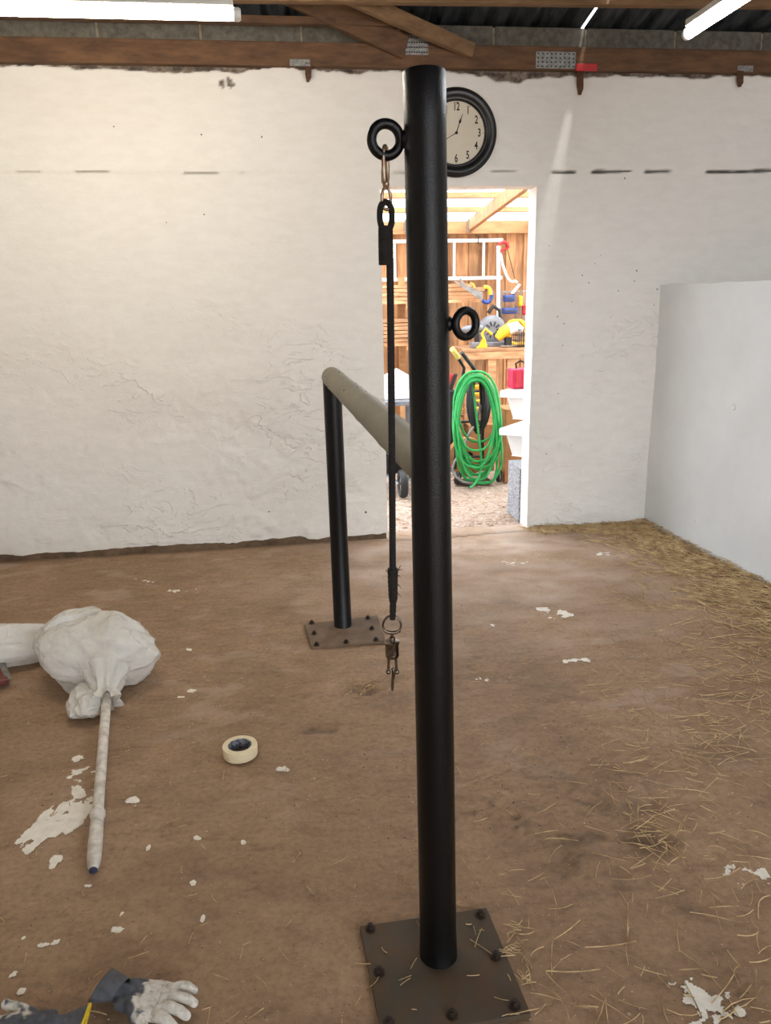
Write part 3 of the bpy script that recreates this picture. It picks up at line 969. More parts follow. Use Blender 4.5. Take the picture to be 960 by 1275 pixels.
# webbing loop and long black sleeve
loop(480.5, 252, 286, 16, 0.0058, 'rope_loop', 'wrap', radians(20), power=2.4)
def ribbed(path, rs, n, amp, ph=0.0):
    pts, rad = [], []
    for k in range(n + 1):
        t = k / n * (len(path) - 1)
        i = min(int(t), len(path) - 2)
        f_ = t - i
        pts.append(path[i].lerp(path[i + 1], f_))
        rad.append(rs[i] * (1 - f_) + rs[i + 1] * f_ + amp * (sin(k * 2.1 + ph) * 0.5 + 0.5 * fb(k * 0.7, 0, ph, 2)))
    return pts, rad
pts, rad = ribbed([PP(480, 281), PP(480.3, 305), PP(480.5, 330)], [0.0080, 0.0083, 0.0080], 44, 0.0005)
MB().tube(pts, rad, 20, flat=1.62).build('stitched_sleeve', 'wrap', tr, smooth=50)
pts, rad = ribbed([PP(485.5, 322), PP(486.8, 430), PP(488.2, 590), PP(489.0, 716)], [0.0068] * 4, 220, 0.00035)
rope = MB().tube(pts, rad, 14).build('rope', 'rope', tr, smooth=50)
fk = MB()
for k in range(60):
    y = RND.uniform(335, 705)
    x = 485.7 + (y - 322) * (3.5 / 394)
    a = RND.uniform(-1.2, 1.2)
    fk.box(PP(x, y) + V((sin(a) * 0.0062, -cos(a) * 0.0062, 0)), (0.0012, 0.0006, 0.0009))
o = fk.build('thread_fleck', 'straw', rope)
o['kind'] = 'stuff'
pts, rad = ribbed([PP(489.0, 708), PP(489.2, 728), PP(489.5, 744), PP(489.4, 750), PP(488.8, 771)], [0.0108, 0.0100, 0.0092, 0.0070, 0.0064], 40, 0.0009, 3.0)
slv = MB().tube(pts, rad, 18).build('bound_end', 'wrap', tr, smooth=50)
fr = MB()
for (x0, y0, x1, y1) in ((495, 711, 501, 709), (496, 710, 499, 704), (494, 737, 499.5, 744), (495, 727, 499.5, 733), (482, 712, 480, 709), (495, 716, 499, 719)):
    fr.tube([PP(x0, y0), PP((x0 + x1) / 2, (y0 + y1) / 2 - 0.6), PP(x1, y1)], [0.0009, 0.0007, 0.0003], 5)
o = fr.build('frayed_thread', 'wrap', slv)
# panic snap
hk = MB()
a0 = []
for k in range(25):
    t = pi * k / 24
    a0.append(PP(488 + 11.3 * cos(t), 779.5 - 13.0 * sin(t)))
yb = 785
path = [PP(476.7, 783), PP(479, 786.5)]
MB().tube([PP(480, 787)] + a0[::-1] + [PP(497, 787)], 0.0023, 10).build('snap_eye', 'chrome', tr, smooth=60)
MB().tube([PP(477.0, 783.5), PP(481, 786.5), PP(488, 788), PP(495, 786.5), PP(498.8, 783.5)], [0.0022, 0.0036, 0.0042, 0.0036, 0.0022], 12).build('eye_bridge', 'chrome', tr, smooth=60)
sc_ = pxm(805)
MB().lathe(PP(488, 788), (0, 0, -1), [(0.0028, 0), (0.0030, 4 * sc_), (0.0062, 5.5 * sc_), (0.0070, 9 * sc_), (0.0070, 12 * sc_), (0.003, 12.5 * sc_)], 24).build('swivel', 'chrome', tr, smooth=40)
# barrel with an arrow
z0, z1 = PP(488, 798), PP(488.3, 818)
hb = (z0.z - z1.z)
prof = [(0.012, 0), (0.0160, 0.0012), (0.0160, 0.004), (0.0146, 0.006), (0.0140, hb * 0.8), (0.0146, hb * 0.86), (0.0130, hb), (0.004, hb + 0.0008)]
brl = MB().lathe(z0, (0, 0, -1), prof, 28).build('release_barrel', 'chrome', tr, smooth=40)
ac = (z0 + z1) / 2 + V((0, -0.0152, 0))
q = 0.0007
arrow = [(-2, -6), (2, -6), (2, 1.2), (4.2, 1.2), (0, 6.6), (-4.2, 1.2), (-2, 1.2)]
am = MB().prism([ac + V((x * sc_ * 0.95, 0, y * sc_ * 0.95)) for x, y in arrow], (0, 0.0028, 0))
am.build('arrow_mark', 'bolt', brl)
for s_ in (-1, 1):
    MB().tube([PP(488.3 + s_ * 4.2, 816), PP(488.6 + s_ * 4.6, 826), PP(488.7 + s_ * 5.2, 836)], [0.0032, 0.0028, 0.0031], 12).ball(PP(488.7 + s_ * 5.4, 836.5), 0.0054, 14, 10, (1, 1, 1.05)).build('prong', 'chrome', tr, smooth=60)
MB().tube([PP(487.6, 834), PP(489.0, 832), PP(490, 835), PP(489.8, 842), PP(488.8, 848), PP(488.6, 856), PP(488.4, 860)], [0.003, 0.0038, 0.0042, 0.0036, 0.0030, 0.0032, 0.002], 12).build('hook', 'chrome', tr, smooth=60)

# ------------------------------------------------------------------ wall clock
cc = at(567.3, 166.3, -0.0)
cu, _, cz = uvz(cc)
CRAD = 0.238
ck = thing('wall_clock', L(cu, -0.01, cz - CRAD), 'round black-rimmed wall clock with cream face above the doorway', 'clock')
NV = -WV
C0 = L(cu, 0, cz)
MB().lathe(C0, NV, [(0.15, 0.004), (CRAD - 0.014, 0.004), (CRAD - 0.002, 0.012), (CRAD, 0.020), (CRAD - 0.004, 0.027), (CRAD - 0.012, 0.030), (CRAD - 0.016, 0.034), (CRAD - 0.024, 0.041), (CRAD - 0.036, 0.041),
      (CRAD - 0.046, 0.036), (CRAD - 0.054, 0.030), (CRAD - 0.062, 0.030), (CRAD - 0.068, 0.024), (CRAD - 0.071, 0.018), (0.15, 0.012)], 72, closed=True).build('rim', 'clockrim', ck, smooth=40)
FR = CRAD - 0.068
face = MB().lathe(C0, NV, [(FR + 0.002, 0.010), (FR + 0.002, 0.0175), (0, 0.0178)], 64).build('face', 'clockface', ck, smooth=40)
def clockpt(ang, r, d=0.0):
    return C0 + NV * (0.0182 + d) + WU * (sin(ang) * r) + V((0, 0, cos(ang) * r))
def text_mesh(txt, size):
    cu_ = bpy.data.curves.new('t', 'FONT')
    cu_.body = txt
    cu_.size = size
    cu_.align_x = 'CENTER'
    cu_.align_y = 'CENTER'
    cu_.extrude = 0.0002
    cu_.offset = 0.0012
    ob = bpy.data.objects.new('t', cu_)
    COL.objects.link(ob)
    dg = bpy.context.evaluated_depsgraph_get()
    me = bpy.data.meshes.new_from_object(ob.evaluated_get(dg))
    bpy.data.objects.remove(ob)
    return me
tz = Matrix((WU, V((0, 0, 1)), NV)).transposed().to_4x4()
for h in range(1, 13):
    a = h * pi / 6
    me = text_mesh(str(h), 0.056)
    me.transform(Matrix.Diagonal((0.70, 1.06, 1, 1)))
    me.transform(tz)
    me.materials.clear()
    link('numeral', me, 'ink', face, clockpt(a, FR * 0.80))
tk = MB()
for k in range(60):
    a = k * pi / 30
    r0, r1, w_ = (FR * 0.925, FR * 0.955, 0.0026) if k % 5 == 0 else (FR * 0.935, FR * 0.95, 0.0011)
    p, q_ = clockpt(a, r0), clockpt(a, r1)
    s_ = (q_ - p).normalized().cross(NV) * w_
    tk.prism([p - s_, q_ - s_, q_ + s_, p + s_], NV * 0.0003)
tk.build('minute_mark', 'greyink', face)
def hand(ang, ln, name, d):
    dr = WU * sin(ang) + V((0, 0, cos(ang)))
    sd = WU * cos(ang) - V((0, 0, sin(ang)))
    prof_ = [(0, .0022), (.46, .0016), (.52, .0044), (.58, .0068), (.64, .0050), (.72, .0022), (1.0, .0005)]
    base = C0 + NV * (0.0185 + d)
    pts_ = [base + dr * (t * ln) + sd * w_ for t, w_ in prof_] + [base + dr * (t * ln) - sd * w_ for t, w_ in prof_[::-1]]
    MB().prism(pts_, NV * 0.0008).build(name, 'ink', ck)
hand(radians(20), 0.108, 'hour_hand', 0.002)
hand(radians(241), 0.134, 'minute_hand', 0.0035)
MB().lathe(C0 + NV * 0.018, NV, [(0.008, 0), (0.0075, 0.006), (0.004, 0.0075), (0, 0.008)], 20).build('hub', 'ink', ck, smooth=40)
gl = MB()

# ------------------------------------------------------------------ lit ceiling battens
def batten(p, q, label, m_):
    p, q = V(p), V(q)
    d = (q - p).normalized()
    t = thing('ceiling_batten', (p + q) / 2, label, 'light', 'lit ceiling battens')
    MB().tube([p, p + d * 0.01, q - d * 0.01, q], [0.019, 0.021, 0.021, 0.019], 20).build('diffuser', m_, t, smooth=40)
    MB().bar(p + V((0, 0, 0.034)), q + V((0, 0, 0.034)), 0.042, 0.026).build('housing', 'whitemetal', t, bevel=0.004)
    for e, s_ in ((p, -1), (q, 1)):
        MB().tube([e, e + d * s_ * 0.018, e + d * s_ * 0.026], [0.023, 0.023, 0.018], 20).build('end_cap', 'whitemetal', t, smooth=40)
    for f_ in (0.2, 0.8):
        c = p.lerp(q, f_)
        v_ = uvz(c)[1]
        MB().cyl(c + V((0, 0, 0.06)), V((c.x, c.y, roofz(v_) - 0.002)), 0.0025, seg=6).build('hanger', 'galv', t)
    return t
zb = 2.52
def at_z(x, y, z):
    return fl(x, y, z)
q_ = fl(291, 18, zb)
p_ = q_ - WU * 1.52
batten(p_, q_, 'long lit tube light hanging parallel to the rear wall at upper left', 'tube')
p_ = fl(858, 41, zb)
q_ = p_ - WV * 1.52
batten(p_, q_, 'lit tube light running towards the viewer at upper right', 'tubecool')

# ------------------------------------------------------------------ hardware on the beam
def on_beam(x, y, d=0.0):
    return at(x, y, -0.048 - d)
def nail_plate(x0, y0, x1, y1, label):
    a, b = on_beam(x0, y1), on_beam(x1, y0)
    c = (a + b) / 2
    u0_, _, _ = uvz(a); u1_, _, _ = uvz(b)
    t = thing('nail_plate', V((c.x, c.y, a.z)), label, 'bracket', 'perforated nail plates')
    MB().box(c, (u1_ - u0_, 0.003, b.z - a.z), WROT).build('plate', 'galv', t)
    mb = MB()
    nu, nz_ = 9, 4
    for i in range(nu):
        for j in range(nz_):
            p = L(u0_ + (u1_ - u0_) * (i + .5) / nu, -0.0505, a.z + (b.z - a.z) * (j + .5) / nz_)
            p.z = a.z + (b.z - a.z) * (j + .5) / nz_
            mb.box(p, (0.009, 0.003, 0.006), WROT)
    o = mb.build('punched_tooth', 'bolt', t)
    o['kind'] = 'stuff'
nail_plate(667, 65, 717, 85, 'grey perforated nail plate on the beam right of the clock')
nail_plate(505, 44, 533, 68, 'small grey nail plate on the beam behind the tall post top')
def bracket(pts_plate, drop, label, mtop):
    (x0, y0, x1, y1), (x2, y2, x3, y3) = pts_plate, drop
    a, b = on_beam(x0, y1), on_beam(x1, y0)
    c = (a + b) / 2
    t = thing('rusty_bracket', V((c.x, c.y, min(a.z, at(x2, y3, -0.03).z))), label, 'bracket', 'rusty brackets along the beam')
    MB().box(c, ((b - a).dot(WU), 0.006, b.z - a.z), WROT).build('plate', mtop, t, bevel=0.001)
    p, q = at(x2, y2, -0.052), at(x3, y3, -0.030)
    wd = (at(x3, y2, -0.05) - at(x2, y2, -0.05)).length
    m1 = (at(x2, y2, -0.052) + at(x3, y2, -0.052)) / 2
    m2 = (at(x2, y3, -0.026) + at(x3, y3, -0.026)) / 2
    d = m2 - m1
    s_ = WU * wd / 2
    mb = MB().prism([m1 - s_, m1 + s_, m1 + d * .75 + s_ * .9, m2 + s_ * 0.2, m2 - s_ * 0.6, m1 + d * .6 - s_], WV * 0.006)
    mb.build('drop_tongue', 'rust', t)
    MB().lathe((m1 + d * 0.3) - WV * 0.001, NV, [(0.008, 0), (0.007, 0.004), (0, 0.006)], 10).build('rivet', 'rust', t)
bracket((361, 74, 386, 82), (380, 78, 388, 102), 'rusty bracket on the beam left of the tall post', 'galv')
bracket((716, 81, 733, 87), (719, 86, 727, 118), 'rusty drop bracket beside the red tag right of the clock', 'rust')
bracket((918, 82, 938, 89), (918, 88, 926, 108), 'rusty bracket on the beam near the right edge', 'galv')
a, b = on_beam(716, 89), on_beam(743, 80)
MB().box((a + b) / 2 - WV * 0.008, ((b - a).dot(WU), 0.008, b.z - a.z), WROT).build('red_tag', 'redplastic', bevel=0.002)
tag(bpy.data.objects['red_tag'], 'small red plastic tag fixed to the beam below the nail plate', 'tag')

# ------------------------------------------------------------------ bagged roller pole, bundle, scraper, tape
rp = thing('bagged_paint_roller', fl(130, 900), 'paint roller on a long white pole with its head wrapped in a clear white bag', 'paint roller')
pe, pb = fl(117, 1072, .020), fl(133, 868, .05)
pdir = (pe - pb).normalized()
pts = [pb.lerp(pe, t) for t in (0, .2, .4, .6, .74, .76, .775)]
MB().tube(pts, [.0178, .0174, .0170, .0170, .0170, .0170, .0170], 24).build('pole', 'paintedpole', rp, smooth=40)
g0 = pb.lerp(pe, .765)
ln = (pe - g0).length + 0.035
grip = MB().lathe(g0, pdir, [(.0172, 0), (.0225, .004), (.0235, .016), (.0190, .024), (.0195, ln * .35), (.0205, ln * .6), (.0195, ln * .8), (.0165, ln * .93), (.013, ln * .97), (.0115, ln)], 28).build('grip', 'paintedpole', rp, smooth=40)
MB().lathe(g0 + pdir * (ln - 0.006), pdir, [(.0112, 0), (.0112, .0085), (.009, .0095), (.0, .008)], 20).build('end_plug', 'bluecap', grip, smooth=40)

def crumple(c, semi, planes, seed, nlon=96, nlat=64, amp=0.05, hsplit=0.12, rotz=0.0, sharp=9):
    """closed bag: support planes give flats and creases, fine ridged noise on top; flat on the floor"""
    r = random.Random(seed)
    P = []
    for k in range(planes):
        d = V((r.gauss(0, 1), r.gauss(0, 1), r.gauss(0, 1))).normalized()
        P.append((d, r.uniform(0.74, 1.02)))
    vs, fs = [], []
    for i in range(nlat + 1):
        ph = pi * i / nlat
        for j in range(nlon):
            a = 2 * pi * j / nlon
            d = V((sin(ph) * cos(a), sin(ph) * sin(a), cos(ph)))
            acc = 1.08 ** -sharp
            for n_, h_ in P:
                dt = n_.dot(d)
                if dt > 0.05:
                    acc += (dt / h_) ** sharp
            rad = acc ** (-1 / sharp)
            rad *= 1 + amp * (1 - 2 * abs(NZ.noise(d * 2.6 + V((seed, 0, 0))))) * 0.9 + amp * 0.55 * (0.5 - abs(NZ.noise(d * 6.5 + V((0, seed, 0)))))
            p = V((d.x * rad * semi[0], d.y * rad * semi[1], d.z * rad * semi[2]))
            p = V((p.x * cos(rotz) - p.y * sin(rotz), p.x * sin(rotz) + p.y * cos(rotz), p.z))
            q = V(c) + p
            if q.z < 0.004:
                q.z = 0.004 + 0.02 * (1 - math.exp((q.z - 0.004) * 3)) * 0.2
            vs.append(q)
    for i in range(nlat):
        for j in range(nlon):
            l = (j + 1) % nlon
            fs.append((i * nlon + j, (i + 1) * nlon + j, (i + 1) * nlon + l, i * nlon + l))
    return MB().add(vs, fs)
# bag body around the roller head
bc = fl(115, 828, .085)
bag = crumple((bc.x + 0.01, bc.y + 0.05, 0.118), (0.262, 0.20, 0.175), 30, 5, 128, 84, amp=0.09, rotz=radians(-14), sharp=20)
bag_o = bag.build('bag', 'bag', rp, smooth=40)
# upstanding fold at the back left of the bag
cc1 = fl(92, 800, .14)
fold = crumple((cc1.x - 0.005, cc1.y + 0.03, 0.17), (0.15, 0.09, 0.125), 16, 9, 72, 48, 0.08, rotz=radians(20), sharp=20)
fold.build('bag_fold', 'bag', rp, smooth=28)
# gathered neck tied round the pole
nk = MB()
nv, na = 18, 64
q0, q1 = pb - pdir * 0.11 + V((0, 0, 0.045)), pb + pdir * 0.045
ax = (q1 - q0).normalized()
sx_ = ax.cross(V((0, 0, 1))).normalized()
sy_ = sx_.cross(ax)
vs, fs = [], []
for i in range(nv):
    t = i / (nv - 1)
    base = 0.066 * (1 - t) ** 1.4 + 0.021 + 0.030 * sst(0.62, 1.0, t)
    for k in range(na):
        a = 2 * pi * k / na
        rr_ = base * (1 + 0.22 * sin(a * 7 + 2 * t) * (0.3 + t) + 0.12 * fb(cos(a) * 3, sin(a) * 3, t * 4, 2))
        p = q0.lerp(q1, t) + sx_ * cos(a) * rr_ + sy_ * sin(a) * rr_
        p.z = max(p.z, 0.003)
        vs.append(p)
for i in range(nv - 1):
    for k in range(na):
        l = (k + 1) % na
        fs.append((i * na + k, (i + 1) * na + k, (i + 1) * na + l, i * na + l))
nk.add(vs, fs).build('bag_neck', 'bag', rp, smooth=40)
# loose tail of the bag, left of the pole
tl = crumple((fl(108, 876, .03).x, fl(108, 876, .03).y, 0.036), (0.062, 0.115, 0.055), 12, 31, 72, 48, 0.10, rotz=radians(16), sharp=24)
tl.build('bag_tail', 'bag', rp, smooth=28)

b2 = fl(2, 812, .07)
bun = crumple((b2.x - 0.02, b2.y + 0.06, 0.075), (0.30, 0.115, 0.092), 20, 44, 96, 60, 0.07, rotz=radians(12), sharp=18)
o = bun.build('plastic_wrapped_bundle', 'bag', smooth=28)
tag(o, 'long bundle wrapped in white plastic lying at the left edge behind the bag', 'bundle')

sc0 = thing('paint_scraper', fl(0, 850), 'paint scraper with red-brown handle at the left edge beside the white bag', 'scraper')
MB().prism([fl(-34, 846, .012), fl(9, 842, .012), fl(12, 852, .012), fl(-32, 862, .012)], (0, 0, .026)).build('handle', 'redwood', sc0, bevel=0.005)
MB().bar(fl(1, 822, .045), fl(11, 846, .034), 0.022, 0.004).build('blade', 'steelblade', sc0)

tc_ = fl(299.5, 939)
tp = thing('tape_roll', tc_, 'roll of cream masking tape lying on the floor', 'tape roll')
TR, TH = 0.0595, 0.037
MB().lathe(tc_, (0, 0, 1), [(0.0405, 0.001), (TR - .001, 0.001), (TR, .003), (TR, TH - .002), (TR - .001, TH), (0.0405, TH)], 56, closed=True).build('tape', 'tape', tp, smooth=40)
MB().lathe(tc_, (0, 0, 1), [(0.0375, 0.001), (0.0405, 0.001), (0.0405, TH - 0.001), (0.0375, TH - 0.001)], 56, closed=True).build('core', 'tapecore', tp, smooth=40)

# ------------------------------------------------------------------ gloves
def blob_mesh(spheres, voxel, smooth_it):
    mb = MB()
    for p, r in spheres:
        mb.ball(p, r, 14, 10)
    me = bpy.data.meshes.new('g')
    me.from_pydata(mb.v, [], mb.f)
    ob = bpy.data.objects.new('g', me)
    COL.objects.link(ob)
    md = ob.modifiers.new('r', 'REMESH')
    md.mode = 'VOXEL'
    md.voxel_size = voxel
    ms = ob.modifiers.new('s', 'SMOOTH')
    ms.iterations = smooth_it
    ms.factor = 0.5
    dg = bpy.context.evaluated_depsgraph_get()
    out = bpy.data.meshes.new_from_object(ob.evaluated_get(dg))
    bpy.data.objects.remove(ob)
    return out
def chain(pts, rs, n=9):
    out = []
    for a, b, r0, r1 in zip(pts[:-1], pts[1:], rs[:-1], rs[1:]):
        for k in range(n):
            t = k / n
            out.append((V(a).lerp(V(b), t), r0 * (1 - t) + r1 * t))
    out.append((V(pts[-1]), rs[-1]))
    return out
def glove(origin, rotz, label, flip, trim, sc=1.0, group='work gloves on the floor'):
    """local x: towards the fingertips, y: away from the thumb, palm up"""
    sp_ = []
    fy = [0.040, 0.014, -0.014, -0.040]
    fl_ = [0.060, 0.074, 0.072, 0.060]
    fr_ = [0.0122, 0.0134, 0.0140, 0.0138]
    for y, ln_, r in zip(fy, fl_, fr_):
        x0 = 0.048 - abs(y) * 0.18
        sp_ += chain([(x0 - 0.02, y * .92, 0.024), (x0 + ln_ * .42, y * 1.22, 0.036), (x0 + ln_ * .76, y * 1.34, 0.033), (x0 + ln_, y * 1.40, 0.022)], [r * 1.08, r * 1.05, r, r * .92])
    for iy in range(9):
        y = -0.046 + 0.092 * iy / 8
        for ix in range(11):
            x = -0.070 + 0.125 * ix / 10
            edge = 1 - 0.35 * (abs(y) / 0.046) ** 3
            z = 0.021 + 0.006 * (abs(y) / 0.046) ** 2
            sp_.append((V((x, y * (0.80 + 0.2 * sst(-0.07, 0.02, x)), z)), 0.0205 * edge))
    # thumb and its pad
    sp_ += chain([(-0.035, -0.030, 0.034), (-0.010, -0.058, 0.036), (0.022, -0.078, 0.030), (0.050, -0.086, 0.020)], [0.021, 0.0185, 0.0150, 0.0125])
    # wrist
    sp_ += chain([(-0.070, 0, 0.024), (-0.100, 0.004, 0.027)], [0.024, 0.028])
    me = blob_mesh(sp_, 0.0032, 3)
    t = thing('work_glove', origin, label, 'glove', group)
    R_ = Matrix.Rotation(rotz, 3, 'Z')
    def X(p):
        p = V(p) * sc
        if flip:
            p = V((p.x, p.y, 0.060 * sc - p.z))
        return R_ @ p
    vals = []
    cre = []
    for v_ in me.vertices:
        p = v_.co.copy()
        e = p.x + 0.030 + 0.030 * fb(p.x * 30, p.y * 30, 4, 3) + 0.35 * max(0, p.y - 0.02) - 0.75 * max(0.0, -0.030 - p.y) * (1 if p.x < 0.01 else 0)
        a = sst(-0.006, 0.006, e) * sst(0.006, 0.016, p.z + 0.012 * fb(p.x * 40, p.y * 40, 8, 2) + (0.015 if p.x > 0.05 else 0))
        vals.append(a)
        p.z += 0.0022 * fb(p.x * 45, p.y * 45, 2, 3) - 0.003 * sst(0.004, 0.0, abs(p.x - 0.030 + 0.010 * fb(p.y * 25, 0, 3, 2))) * (1 if p.z > 0.03 else 0)
        v_.co = X(p)
        v_.co.z = max(v_.co.z, 0.0008)
    if flip:
        me.flip_normals()
    at2 = me.attributes.new('paint', 'FLOAT', 'POINT')
    at2.data.foreach_set('value', vals)
    me.materials.clear()
    link('hand', me, 'dipped', t, V(origin), 60)
    # gauntlet cuff: open tube with real thickness
    na, mbc = 40, MB()
    rings = []
    for i, (x, ry, rz_) in enumerate([(-0.088, .031, .026), (-0.105, .037, .030), (-0.125, .043, .033), (-0.150, .049, .035), (-0.1505, .0465, .0325), (-0.125, .040, .030), (-0.105, .034, .026)]):
        ring = []
        for k in range(na):
            a = 2 * pi * k / na
            w_ = 1 + 0.05 * fb(cos(a) * 2, sin(a) * 2, x * 30, 2)
            p = V((x + 0.012 * sin(a + 0.6), cos(a) * ry * w_ + 0.004, max(0.0015, sin(a) * rz_ * w_ + 0.034)))
            ring.append(X(p) + V(origin))
        rings.append(ring)
    vs, fs = [q for r_ in rings for q in r_], []
    for i in range(len(rings) - 1):
        for k in range(na):
            l = (k + 1) % na
            fs.append((i * na + k, i * na + l, (i + 1) * na + l, (i + 1) * na + k))
    cf = mbc.add(vs, fs).build('cuff', 'cuff', t, smooth=60)
    MB().tube(rings[3], 0.0035 * sc if trim else 0.0018 * sc, 8, closed=True).build('hem', 'yellowtrim' if trim else 'card', cf, smooth=60)
    return t
g1 = fl(188, 1254, 0.0)
glove(g1, radians(-14), 'grey work glove lying palm up, palm and fingers caked in white paint', False, False, 0.82)
g2 = fl(26, 1300, 0.0)
glove(g2, radians(191), 'grey work glove with a yellow cuff hem at the bottom left corner', True, True, 0.86)

# ------------------------------------------------------------------ dried paint marks on the floor
def splash(cx, cy, rx, ry, seed, shape='blob', thr=0.0, res=0.0035, rot=0.0, freq=24):
    """irregular flat film of paint, meshed from a noise mask"""
    c = fl(cx, cy)
    n_x, n_y = int(2.4 * rx / res), int(2.4 * ry / res)
    mb = MB()
    idx = {}
    def val(x, y):
        xr, yr = x * cos(rot) + y * sin(rot), -x * sin(rot) + y * cos(rot)
        d = sqrt((xr / rx) ** 2 + (yr / ry) ** 2)
        nz = fb(xr * freq + seed, yr * freq * (0.45 if shape == 'streak' else 1), seed, 4)
        if shape == 'streak':
            nz += 0.5 * fb(xr * 70 + seed, yr * 30, seed + 3, 2) * sst(-0.2, 0.9, yr / ry)
            return 0.85 - d + 0.9 * nz - 0.55 * sst(0.1, 1.0, yr / ry)
        if shape == 'speckle':
            return 0.35 - d * 0.6 + 1.3 * nz
        return 0.8 - d + 0.8 * nz
    cells = [(i, j) for i in range(n_x) for j in range(n_y) if val((i + .5) * res - 1.2 * rx, (j + .5) * res - 1.2 * ry) > thr]
    if not cells:
        return None
    vs, fs = [], []
    def vv(i, j):
        if (i, j) not in idx:
            x, y = i * res - 1.2 * rx, j * res - 1.2 * ry
            idx[(i, j)] = len(vs)
            X_, Y_ = c.x + x, c.y + y
            vs.append(V((X_, Y_, floor_shape(X_, Y_)[0] + 0.0022)))
        return idx[(i, j)]
    for i, j in cells:
        fs.append((vv(i, j), vv(i + 1, j), vv(i + 1, j + 1), vv(i, j + 1)))
    mb.add(vs, fs)
    return mb.build('paint_mark', 'paint', floor, smooth=80, fix=False)
splash(62, 1026, .070, .105, 3.1, 'streak', rot=-0.25)
splash(93, 1012, .055, .095, 8.4, 'streak', rot=-0.2)
splash(104, 962, .05, .03, 5.2, 'speckle')
splash(102, 988, .045, .06, 6.7, 'speckle')
splash(98, 945, .03, .02, 1.2, 'speckle')
splash(70, 1072, .016, .02, 2.6); splash(36, 1060, .018, .022, 2.2); splash(66, 1078, .010, .012, 9.6)
for k, (x, y, rx, ry) in enumerate(((238, 860, .026, .012), (352, 957, .03, .013), (166, 997, .024, .018), (245, 1042, .014, .010), (184, 1055, .008, .016),
        (240, 1097, .014, .014), (57, 1175, .020, .008), (67, 1173, .013, .008), (144, 1156, .022, .010), (17, 1212, .013, .010), (252, 1141, .008, .012), (302, 1048, .011, .008),
        (27, 1234, .009, .007), (152, 1136, .008, .008), (30, 1167, .007, .005), (225, 868, .016, .006), (862, 1238, .026, .026), (888, 1248, .030, .020), (877, 1262, .012, .016), (920, 1258, .013, .012),
        (872, 1270, .014, .01), (234, 808, .022, .012), (110, 1103, .016, .010))):
    splash(x, y, rx * .9, ry * 1.25, 11.3 + k * 1.7, res=0.0022, freq=45)
for k, (x, y, rx, ry) in enumerate(((925, 1088, .060, .020), (905, 1080, .024, .016), (885, 1255, .06, .05), (700, 765, .07, .03), (683, 758, .05, .016), (750, 690, .05, .02), (612, 776, .03, .015), (718, 822, .05, .014), (600, 842, .025, .012),
                                    (222, 735, .08, .02), (180, 722, .06, .02), (545, 740, .05, .02), (640, 700, .08, .03))):
    splash(x, y, rx, ry * 1.4, 51.3 + k * 2.3, 'speckle', res=0.0035, thr=0.12)

# ------------------------------------------------------------------ straw
def straw(mb, p, ang, ln, w_, bend, zl, tilt=0.0):
    d = V((cos(ang), sin(ang), 0))
    s_ = V((-sin(ang), cos(ang), 0))
    n_ = 3
    pts_ = []
    for k in range(n_ + 1):
        t = k / n_ - 0.5
        q = p + d * (ln * t) + s_ * (bend * ln * (t * t - 0.1))
        q.z = zl + tilt * ln * (t + 0.5)
        pts_.append(q)
    k0 = len(mb.v)
    for q in pts_:
        mb.v += [q - s_ * w_, q + V((0, 0, w_ * 1.3)), q + s_ * w_]
    for k in range(n_):
        a, b = k0 + 3 * k, k0 + 3 * k + 3
        mb.f += [(a, a + 1, b + 1, b), (a + 1, a + 2, b + 2, b + 1)]
mb = MB()
r = random.Random(3)
# drift against the partition and the foot of the wall
for k in range(3300):
    s_ = r.uniform(0.0, 2.6)
    d = abs(r.gauss(0, 0.20 + 0.06 * s_)) + 0.012
    p = PC + PD * s_ + PN * d
    if r.random() < 0.22:
        u_ = r.uniform(0.98, 1.75)
        p = L(u_, -0.015 - abs(r.gauss(0, 0.05 + 0.22 * max(0, u_ - 1.15))), 0)
    if uvz(p)[1] > -0.015 or (p - PC).dot(PN) < 0.012:
        continue
    h = floor_shape(p.x, p.y)[0]
    pile = 0.030 * math.exp(-d / 0.12)
    ang = atan2(PD.y, PD.x) + r.gauss(0.45, 0.75)
    ln_ = r.uniform(0.04, 0.24)
    lim = max(0.02, (p - PC).dot(PN) * 1.9)
    straw(mb, p, ang, min(ln_, lim + 0.05) if d < 0.08 else ln_, r.uniform(0.0009, 0.0022), r.gauss(0, .2), h + 0.002 + r.random() * (pile + 0.004), r.uniform(-0.03, 0.05))
o = mb.build('straw_drift', 'straw', fix=False)
tag(o, 'drift of loose straw heaped along the foot of the low partition wall', 'straw', kind='stuff')
mb = MB()
def scatter(n_, x0, x1, y0, y1, l0, l1, dens=None):
    for k in range(n_):
        x, y = r.uniform(x0, x1), r.uniform(y0, y1)
        p = fl(x, y)
        if dens and r.random() > dens(x, y):
            continue
        if uvz(p)[1] > -0.06 or (p - PC).dot(PN) < 0.03:
            continue
        if (V((p.x, p.y)) - V((P1.x, P1.y))).length < 0.05:
            continue
        h = floor_shape(p.x, p.y)[0]
        on = 0.012 if (min(c.x for c in c1) < p.x < max(c.x for c in c1) and min(c.y for c in c1) < p.y < max(c.y for c in c1)) else 0
        straw(mb, p, r.uniform(0, pi), r.uniform(l0, l1), r.uniform(0.0007, 0.0015), r.gauss(0, .25), max(h, on) + 0.002)
scatter(1150, 560, 1000, 720, 1275, 0.012, 0.075, lambda x, y: 0.18 + 0.8 * sst(600, 900, x) * sst(1150, 850, y))
scatter(420, 700, 1000, 690, 960, 0.05, 0.16, lambda x, y: sst(700, 900, x))
scatter(80, 680, 980, 950, 1275, 0.05, 0.13)
scatter(60, 780, 850, 985, 1080, 0.02, 0.10)
scatter(40, 630, 660, 1140, 1230, 0.012, 0.05)
